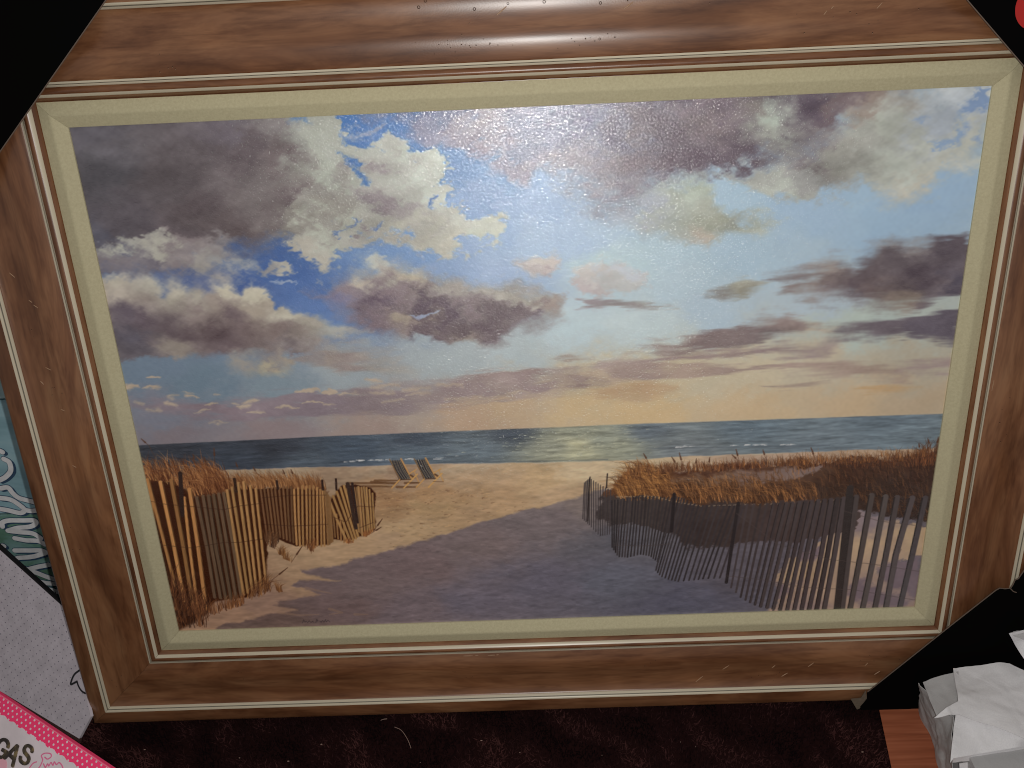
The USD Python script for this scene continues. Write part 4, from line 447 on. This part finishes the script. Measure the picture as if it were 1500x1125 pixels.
ST = [[(-0.7376, 0.2787), (-0.7278, 0.2835), (-0.7188, 0.2925), (-0.7176, 0.3048), (-0.7237, 0.3102)],
      [(-0.7261, 0.3225), (-0.7229, 0.3204)],
      [(-0.7399, 0.2662), (-0.7292, 0.2669), (-0.7247, 0.2582), (-0.7181, 0.2506), (-0.7059, 0.2458), (-0.6955, 0.2411), (-0.6950, 0.2315), (-0.7069, 0.2298), (-0.7150, 0.2323)],
      [(-0.7446, 0.2516), (-0.7319, 0.2490), (-0.7237, 0.2433), (-0.7150, 0.2323), (-0.7221, 0.2272), (-0.7382, 0.2321), (-0.7490, 0.2347)],
      [(-0.7525, 0.2067), (-0.7508, 0.2132), (-0.7404, 0.2160), (-0.7212, 0.2153), (-0.7059, 0.2147), (-0.7040, 0.2103), (-0.7131, 0.2052), (-0.7319, 0.2037), (-0.7464, 0.1999)],
      [(-0.7464, 0.1999), (-0.7316, 0.1972), (-0.7128, 0.1942), (-0.7031, 0.1861)],
      [(-0.7399, 0.1876), (-0.7252, 0.1837), (-0.7081, 0.1819), (-0.6997, 0.1760)], [(-0.7604, 0.1762), (-0.7587, 0.1751)],
      [(-0.7449, 0.1678), (-0.7254, 0.1671), (-0.7079, 0.1664), (-0.7010, 0.1627)], [(-0.7441, 0.1555), (-0.7221, 0.1568), (-0.7032, 0.1617)],
      [(-0.7385, 0.1383), (-0.7245, 0.1309), (-0.7087, 0.1223), (-0.6997, 0.1185)], [(-0.7352, 0.1359), (-0.7184, 0.1398), (-0.7019, 0.1425)],
      [(-0.7293, 0.1197), (-0.7168, 0.1134), (-0.6996, 0.1105)], [(-0.7213, 0.1032), (-0.7080, 0.1004), (-0.6972, 0.0953)]]
lt = strokes(ST, .0068); sh = unary_union([lt.buffer(.0009), *[__import__('shapely').affinity.translate(lt, .0006 * k, -.0005 * k) for k in range(1, 6)]])
obj('letter_shadow', extrude(sh, .0004, -.1500), NAVY, sg); obj('lettering', extrude(lt, .0008, -.1499), WHITEM, sg)

# ---------------------------------------------------------------- dotted board leaning on the sign
def basis(o, ex, ey, ez, m):
    m = m.copy(); T = np.eye(4); T[:3, 0], T[:3, 1], T[:3, 2], T[:3, 3] = ex, ey, ez, o; m.apply_transform(T); return m
DO, DE, DU = np.array([-0.6057, -0.0252, 0.008]), np.array([-0.88326, 0.46889, 0.0]), np.array([0.23444, 0.44163, 0.86603]); DN = np.cross(DE, DU)
if DN[2] < 0 and DN[1] > 0: DN = -DN
db = thing('dotted_board', 'pale lilac board with tiny dots, between the teal plank sign and the pink bordered sign', 'board', tuple(DO))
dm = lambda m: basis(np.zeros(3), DE, DU, DN, m)
BQ = [(0, 0), (-.015, .037), (.001, .064), (.014, .10), (.022, .150), (.255, .207), (.255, 0)]   # right lower, right upper, left upper, left lower corner
BOARDM = plain('lilac_board', (.74, .68, .75), .6, .3, (60, .0001)); BROWNEDGE = plain('dark_brown_edge', (.075, .042, .038), .6, .2); DOTM = plain('dot_ink', (.20, .18, .24), .6, .2)
obj('panel', dm(extrude(Polygon(BQ), .004, -.004)), BOARDM, db)
obj('edge_strip', dm(extrude(Polygon([BQ[4], BQ[5], (BQ[5][0], BQ[5][1] + .0036), (BQ[4][0], BQ[4][1] + .0030)]), .005, -.0045)), plain('black_edge', (.012, .010, .012), .6, .2), db)
obj('edge_strip', dm(extrude(Polygon([(0, -.0002), (BQ[-1][0], -.0002), (BQ[-1][0], -.0095), (0, -.0095)]), .004, -.0045)), BROWNEDGE, db)
rd = np.random.RandomState(3); dots = []; BP = Polygon(BQ).buffer(-.002)
sp = .0125
for i in range(70):
    for j in range(40):
        x, y = -.05 + i * sp + (j % 2) * sp / 2, .004 + j * sp * .5
        if BP.contains(Point(x, y)): dots.append(Point(x + rd.normal(0, .0003), y + rd.normal(0, .0003)).buffer(rd.uniform(.0006, .0009), 2))
tag(obj('printed_dots', dm(extrude(unary_union(dots), .0001, .0001)), DOTM, db), kind='stuff')
MK = [[(0.0155, 0.0895), (0.0235, 0.0809), (0.0272, 0.0727), (0.0285, 0.0644), (0.0230, 0.0682), (0.0179, 0.0727)], [(0.0179, 0.0727), (0.0153, 0.0690), (0.0106, 0.0652), (0.0057, 0.0634), (0.0004, 0.0633)]]
obj('drawn_mark', dm(extrude(strokes(MK, .0026), .0002, .0002)), plain('black_ink', (.03, .03, .035), .5, .3), db)

# ---------------------------------------------------------------- pink bordered sign lying in the left foreground
PZ = 0.0; PO_, PE, PU = np.array([-0.44079, -0.24183, 0.4]), np.array([0.86979, -0.49342, 0.0]), np.array([0.37799, 0.6663, 0.64279]); PN = np.cross(PE, PU); SGH = 0.6161
pk = thing('party_sign', 'white sign with pink polka dot border and black letters, in the lower left corner', 'sign', tuple(PO_))
pm = lambda m: basis(np.array([0, 0, 0.]), PE, PU, PN, m)
PINK = plain('pink_border', (.80, .042, .150), .5, .3); WHT = plain('white_sign_card', (.60, .53, .56), .5, .3, (40, .0001)); GLIT = mat('black_glitter', {'t': ('texture_coordinate', {}), 'v': ('voronoi_texture', {'scale': 700.0}), 'n': ('noise_texture', {'scale': 160.0, 'detail': 3.0}), 'r': ('rgb_ramp', {'ramp': [(.42, (.020, .014, .012)), (.56, (.055, .040, .022)), (.70, (.16, .115, .05))]}), 'p': ('principled_bsdf', {'roughness': .45})}, [('t.object', 'v.vector'), ('t.object', 'n.vector'), ('n.fac', 'r.fac'), ('r.color', 'p.base_color')])
bw = 0.0113
obj('card', pm(box(-.16, .24, -SGH, 0, -.004, PZ)), WHT, pk)
wav = [(x, -bw + .0007 * math.sin(x * 520)) for x in np.arange(-.16, .2401, .001)]
obj('border', pm(extrude(Polygon([(-.16, -.0001), (.24, -.0001)] + wav[::-1]), .0004, PZ - .0001)), PINK, pk)
obj('edge_strip', pm(box(-.1595, .2395, .0001, .0006, -.004, PZ - .0003)), PINK, pk)
dd = []
for i in range(60):
    for j in range(4):
        x, y = -.152 + i * 0.00565 + (j % 2) * 0.00565 / 2, -.10 * bw - j * bw / 3.3
        if x < .235: dd.append(Point(x, y).buffer(bw * .075, 5))
tag(obj('border_dots', pm(extrude(unary_union(dd), .0003, PZ + .0001)), WHT, pk), kind='stuff')
wd = 'VEGAS'
lk = [(0.0271, -0.0320), (0.0401, -0.0296), (0.0530, -0.0251)]                      # middles of the last three letters
cap = 0.0137
mids = [np.array(p) for p in lk]; adv = (mids[2] - mids[0]) / 2
for i, ch in enumerate(wd):
    m = meshkit.text_mesh(ch, cap, .0010, bold=True); c = m.bounds.mean(0); m.apply_translation([-c[0], -c[1], 0]); m.apply_scale([1.12, 1, 1])
    m.apply_transform(trimesh.transformations.rotation_matrix([.10, -.12, .06, -.10, .05][i], [0, 0, 1]))
    p = mids[0] + adv * (i - 2) + np.array([0, [.001, -.001, .001, -.0012, .0005][i]]); m.apply_translation([p[0], p[1], PZ])
    obj('letter', pm(m), GLIT, pk)
SC = [[(0.0706, -0.0251), (0.0702, -0.0212), (0.0673, -0.0193), (0.0694, -0.0166), (0.0746, -0.0146), (0.0767, -0.0158), (0.0744, -0.0188), (0.0710, -0.0188)], [(0.0706, -0.0251), (0.0692, -0.0289), (0.0644, -0.0315)], [(0.0614, -0.0308), (0.0628, -0.0270), (0.0654, -0.0248)],
      [(0.0726, -0.0232), (0.0759, -0.0244), (0.0763, -0.0216), (0.0784, -0.0222), (0.0789, -0.0194), (0.0819, -0.0202), (0.0817, -0.0177), (0.0847, -0.0184), (0.0863, -0.0162), (0.0899, -0.0167), (0.0925, -0.0181)]]
obj('pink_script', pm(extrude(strokes(SC, .0008), .0003, PZ + .0001)), plain('pink_script_ink', (.62, .14, .27), .5, .3), pk)
obj('pink_blot', pm(extrude(Point((0.0340, -0.0423)).buffer(.006, 8), .0002, PZ + .0001)), plain('pale_pink_ink', (.66, .34, .40), .5, .3), pk)

# ---------------------------------------------------------------- carpet pile and lint
rp = np.random.RandomState(8); NP_ = 120000
px, py = rp.uniform(-.80, .70, NP_), rp.uniform(-.30, .04, NP_)
def wave2(x, y):
    return np.sin(x * 41 + 2.2 * np.sin(y * 37 + 1)) + np.sin(y * 53 + 1.7 * np.sin(x * 29)) + .8 * np.sin((x + y) * 83 + 2 * np.sin((x - y) * 31))
tone = wave2(px, py) * 1.5 + rp.normal(0, .7, NP_); ph = rp.uniform(0, 2 * math.pi, NP_); hh = rp.uniform(.005, .009, NP_); ww = .0008
dx, dy = np.cos(ph) * ww, np.sin(ph) * ww; lx, ly = rp.normal(0, .0028, NP_), rp.normal(-.0015, .0026, NP_)
pvv = np.stack([np.stack([px - dx, py - dy, 0 * px], 1), np.stack([px + dx, py + dy, 0 * px], 1), np.stack([px + lx, py + ly, hh], 1)], 1).reshape(-1, 3)
PILE = mat('carpet_pile', {'a': ('attribute', {'attribute': 'tuft_tone'}), 'r': ('rgb_ramp', {'ramp': [(0, (.007, .002, .003)), (.5, (.030, .010, .011)), (1, (.095, .036, .034))]}), 'p': ('principled_bsdf', {'roughness': .9, 'specular_ior_level': .12})}, [('a.fac', 'r.fac'), ('r.color', 'p.base_color')])
cm = usdkit.mesh(stage, '/World/carpet_pile', (pvv, np.arange(NP_ * 3).reshape(-1, 3)), PILE)
UsdGeom.PrimvarsAPI(cm).CreatePrimvar('tuft_tone', Sdf.ValueTypeNames.FloatArray, 'vertex').Set(Vt.FloatArray.FromNumpy(np.repeat(np.clip(.45 + tone * .2, 0, 1), 3).astype(np.float32)))
tag(cm, 'dark maroon patterned carpet pile under the picture', 'carpet', kind='stuff')
def tube(pts, r):
    ms = []
    for a, b in zip(pts[:-1], pts[1:]):
        a, b = np.array(a), np.array(b); c = trimesh.creation.cylinder(r, segment=[a, b], sections=6); ms.append(c)
    return trimesh.util.concatenate(ms)
LINT = plain('pale_lint', (.34, .23, .19), .8, .2)
c3 = lambda pts: [p for p in ndimage_curve(pts)]
tag(obj('lint_thread', tube(c3([(-0.1958, -0.0242, 0.0110), (-0.1863, -0.0300, 0.0120), (-0.1772, -0.0426, 0.0120), (-0.1718, -0.0542, 0.0110)]), .00035), LINT), 'long pale curved thread lying on the carpet below the middle of the frame', 'thread', 'loose threads on the carpet')
tag(obj('lint_thread', tube(c3([(-0.2150, -0.0132, 0.0100), (-0.2112, -0.0132, 0.0120), (-0.2070, -0.0122, 0.0110)]), .0004), LINT), 'short pale scrap of thread on the carpet close under the frame edge', 'thread', 'loose threads on the carpet')
sp_ = []
for k in range(46):
    x, y = rp.uniform(-.55, .40), rp.uniform(-.2, -.04); s = trimesh.creation.icosphere(1, rp.uniform(.0003, .0007)); s.apply_scale([rp.uniform(.8, 2.5), 1, 1]); s.apply_translation([x, y, .0085]); sp_.append(s)
tag(obj('carpet_specks', trimesh.util.concatenate(sp_), LINT), 'tiny pale specks of lint scattered over the dark carpet', 'lint', kind='stuff')

# ---------------------------------------------------------------- board and white paper in the lower right corner
TABLE = mat('orange_wood', {'t': ('texture_coordinate', {}), 'm': ('mapping', {'scale': (9, 190, 60)}), 'n': ('noise_texture', {'scale': 1.0, 'detail': 4.0, 'distortion': .4}), 'r': ('rgb_ramp', {'ramp': [(.28, (.24, .068, .030)), (.5, (.33, .098, .046)), (.72, (.42, .14, .07))]}), 'p': ('principled_bsdf', {'roughness': .5, 'specular_ior_level': .3})},
            [('t.object', 'm.vector'), ('m.vector', 'n.vector'), ('n.fac', 'r.fac'), ('r.color', 'p.base_color')])
w0, w1 = np.array((0.4195, -0.0248, 0.0170)), np.array((0.4052, -0.1017, 0.0170)); wd_ = (w1 - w0) / (w0[1] - w1[1]); w2 = w0 + wd_ * .42
m = extrude(Polygon([w0[:2], w2[:2], (w2[0] + .5, w2[1]), (w0[0] + .46, w0[1] + .0005)]), .009, .008)
v_ = m.vertices.copy(); v_[(v_[:, 2] < .012) & (v_[:, 0] < .6), 0] += .012; m = trimesh.Trimesh(v_, m.faces)
tag(obj('wooden_board', m, TABLE), 'orange brown wooden board lying on the carpet at lower right', 'board')
def paper_mat(name, c, sc=1.0):
    return mat(name, {'t': ('texture_coordinate', {}), 'n': ('noise_texture', {'scale': 38.0 * sc, 'detail': 4.0, 'roughness': .55, 'distortion': 1.2}), 
        'b': ('bump', {'distance': .0016, 'strength': .5}), 'n2': ('noise_texture', {'scale': 900.0, 'detail': 2.0}), 'r': ('rgb_ramp', {'ramp': [(.3, tuple(np.array(c) * .93)), (.7, tuple(np.array(c) * 1.05))]}), 'p': ('principled_bsdf', {'roughness': .8, 'specular_ior_level': .2})},
        [('t.object', 'n.vector'), ('t.object', 'n2.vector'), ('n.fac', 'b.height'), ('b.normal', 'p.normal'), ('n2.fac', 'r.fac'), ('r.color', 'p.base_color')])
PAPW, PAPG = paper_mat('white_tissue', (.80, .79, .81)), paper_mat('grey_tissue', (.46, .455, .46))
def sheet(pts, crease, seed, thick=.0008, step=.0032):
    """A sheet of paper over a loop of points: a fine triangulated surface with creases, given a real thickness."""
    p = np.array(pts, float); c = p.mean(0); u, s, vt = np.linalg.svd(p - c); e1, e2 = vt[0], vt[1]; nrm = np.cross(e1, e2)
    if nrm[2] < 0: e2 = -e2; nrm = -nrm
    q = np.stack([(p - c) @ e1, (p - c) @ e2], 1); hgt = (p - c) @ nrm; poly = Polygon(q).buffer(0)
    xs_, ys_ = np.arange(q[:, 0].min(), q[:, 0].max(), step), np.arange(q[:, 1].min(), q[:, 1].max(), step); from scipy.spatial import Delaunay
    inn = [(x, y) for x in xs_ for y in ys_ if poly.contains(Point(x + step * .2, y))and poly.boundary.distance(Point(x, y)) > step * .5]
    bd = [poly.exterior.interpolate(t) for t in np.arange(0, poly.exterior.length, step * .7)]; g = np.array([(t.x, t.y) for t in bd] + list(q) + inn)
    tri = Delaunay(g).simplices; cen = g[tri].mean(1); tri = tri[[poly.contains(Point(t)) for t in cen]]
    w = 1 / (((g[:, None] - q[None]) ** 2).sum(-1) + 1e-5) ** 1.1; z = (w * hgt).sum(1) / w.sum(1)
    rs = np.random.RandomState(seed)
    for k in range(9):
        a = rs.uniform(0, math.pi); o = g[rs.randint(len(g))]; dd_ = (g - o) @ np.array([math.cos(a), math.sin(a)]); z = z + crease * rs.uniform(.3, 1) * (np.abs(np.clip(dd_, -.03, .03)) / .03 - .5) * rs.choice([-1, 1])
    for k in range(26):
        a = rs.uniform(0, math.pi); o = g[rs.randint(len(g))]; dd_ = (g - o) @ np.array([math.cos(a), math.sin(a)]); al_ = (g - o) @ np.array([-math.sin(a), math.cos(a)]); z = z + crease * .35 * rs.choice([-1, 1]) * np.clip(1 - np.abs(dd_) / .006, 0, 1) * np.exp(-(al_ / .03) ** 2)
    v = c + g[:, :1] * e1 + g[:, 1:] * e2 + z[:, None] * nrm; n = len(v); ed = trimesh.Trimesh(v, tri, process=False)
    f = tri if ed.face_normals[:, 2].mean() > 0 else tri[:, ::-1]
    es = np.sort(f[:, [0, 1, 1, 2, 2, 0]].reshape(-1, 2), 1); uq, cnt = np.unique(es, axis=0, return_counts=True); bset = {tuple(t) for t in uq[cnt == 1]}
    side = [t for tr_ in f for (a, b) in ((tr_[0], tr_[1]), (tr_[1], tr_[2]), (tr_[2], tr_[0])) if (min(a, b), max(a, b)) in bset for t in ((b, a, a + n), (b, a + n, b + n))]
    return trimesh.Trimesh(np.vstack([v, v - nrm * thick]), np.vstack([f, f[:, ::-1] + n, side]), process=False)
pc = thing('paper_parcel', 'bulky parcel wrapped in creased white tissue paper on the orange wooden board', 'parcel', (0, 0, 0))
loops = []
base = [(0.4692, -0.0266, 0.0170), (0.4626, -0.0684, 0.0170), (0.4612, -0.1093, 0.0170), (0.4588, -0.1364, 0.0170)]
rim = [(0.4522, -0.0373, 0.0880), (0.4467, -0.0780, 0.0860), (0.4632, -0.0903, 0.0800), (0.4589, -0.1166, 0.0600)]
body = [(0.4692, -0.0266, 0.0170), (0.4656, -0.0473, 0.0170), (0.4631, -0.0711, 0.0170), (0.4615, -0.0940, 0.0170), (0.4587, -0.1242, 0.0170), (0.4578, -0.1373, 0.0400), (0.4511, -0.1274, 0.0660), (0.4546, -0.1176, 0.0780), (0.4686, -0.0876, 0.0940), (0.4518, -0.0870, 0.0940), (0.4493, -0.0674, 0.0940), (0.4501, -0.0401, 0.0920), (0.4545, -0.0360, 0.0700)]
obj('wrapping', sheet(body, .003, 4), PAPG, pc, smooth=24)
obj('paper_fold', sheet([(0.4503, -0.0390, 0.0930), (0.4654, -0.0360, 0.0960), (0.4803, -0.0342, 0.0980), (0.4941, -0.0316, 0.0990), (0.4751, -0.0771, 0.0990), (0.4607, -0.0821, 0.0980), (0.4446, -0.0881, 0.0960), (0.4464, -0.0662, 0.0950)], .0012, 7), PAPG, pc, smooth=24)
obj('paper_sheet', sheet([(0.4903, -0.0265, 0.1040), (0.5185, -0.0245, 0.1050), (0.5464, -0.0233, 0.1060), (0.5572, -0.0249, 0.1050), (0.5689, -0.0343, 0.1040), (0.6008, -0.0635, 0.1040), (0.5589, -0.1386, 0.1040), (0.5235, -0.1222, 0.1040), (0.4973, -0.1060, 0.1060), (0.4769, -0.0998, 0.1080), (0.4624, -0.0955, 0.1100), (0.4463, -0.0980, 0.1120), (0.4340, -0.0985, 0.1120), (0.4434, -0.0930, 0.1110), (0.4691, -0.0789, 0.1070)], .0022, 12), PAPW, pc, smooth=24)
obj('paper_sheet', sheet([(0.4653, -0.0880, 0.1000), (0.4928, -0.0938, 0.1020), (0.5296, -0.1186, 0.1020), (0.5719, -0.1298, 0.1020), (0.5891, -0.1124, 0.0800), (0.5304, -0.1205, 0.0840), (0.4823, -0.1263, 0.0840), (0.4468, -0.1317, 0.0840), (0.4427, -0.1347, 0.0800), (0.4487, -0.1195, 0.0920)], .0016, 15), PAPW, pc, smooth=24)
obj('paper_fold', sheet([(0.4486, -0.1301, 0.0800), (0.4842, -0.1247, 0.0800), (0.5325, -0.1188, 0.0800), (0.5886, -0.1132, 0.0800), (0.5916, -0.1162, 0.0660), (0.5348, -0.1214, 0.0680), (0.4863, -0.1260, 0.0700), (0.4506, -0.1302, 0.0720)], .001, 21), PAPW, pc, smooth=24)
obj('wrapping', sheet([(0.4604, -0.1269, 0.0660), (0.4874, -0.1248, 0.0680), (0.5930, -0.1150, 0.0640), (0.5871, -0.1558, 0.0240), (0.4652, -0.1523, 0.0240)], .0016, 23), PAPW, pc, smooth=24)
m = trimesh.creation.box([.26, .14, .05]); m.apply_translation([.60, -.125, .0505]); obj('inner_box', m, PAPG, pc)
cs = thing('crumpled_sheet', 'loose crumpled white paper corner sticking up behind the parcel at the right edge', 'paper', (0, 0, 0))
obj('paper_leaf', sheet([(0.5459, -0.0195, 0.1500), (0.5600, -0.0210, 0.1560), (0.5969, -0.0159, 0.1600), (0.6051, -0.0552, 0.1050), (0.5738, -0.0414, 0.1070), (0.5662, -0.0313, 0.1180), (0.5579, -0.0247, 0.1300)], .003, 31, step=.003), PAPW, cs, smooth=20)
obj('paper_leaf', sheet([(0.5495, -0.0208, 0.1490), (0.5597, -0.0221, 0.1550), (0.5837, -0.0196, 0.1580), (0.5803, -0.0320, 0.1480), (0.5582, -0.0278, 0.1500)], .001, 33, step=.003), PAPG, cs, smooth=20)
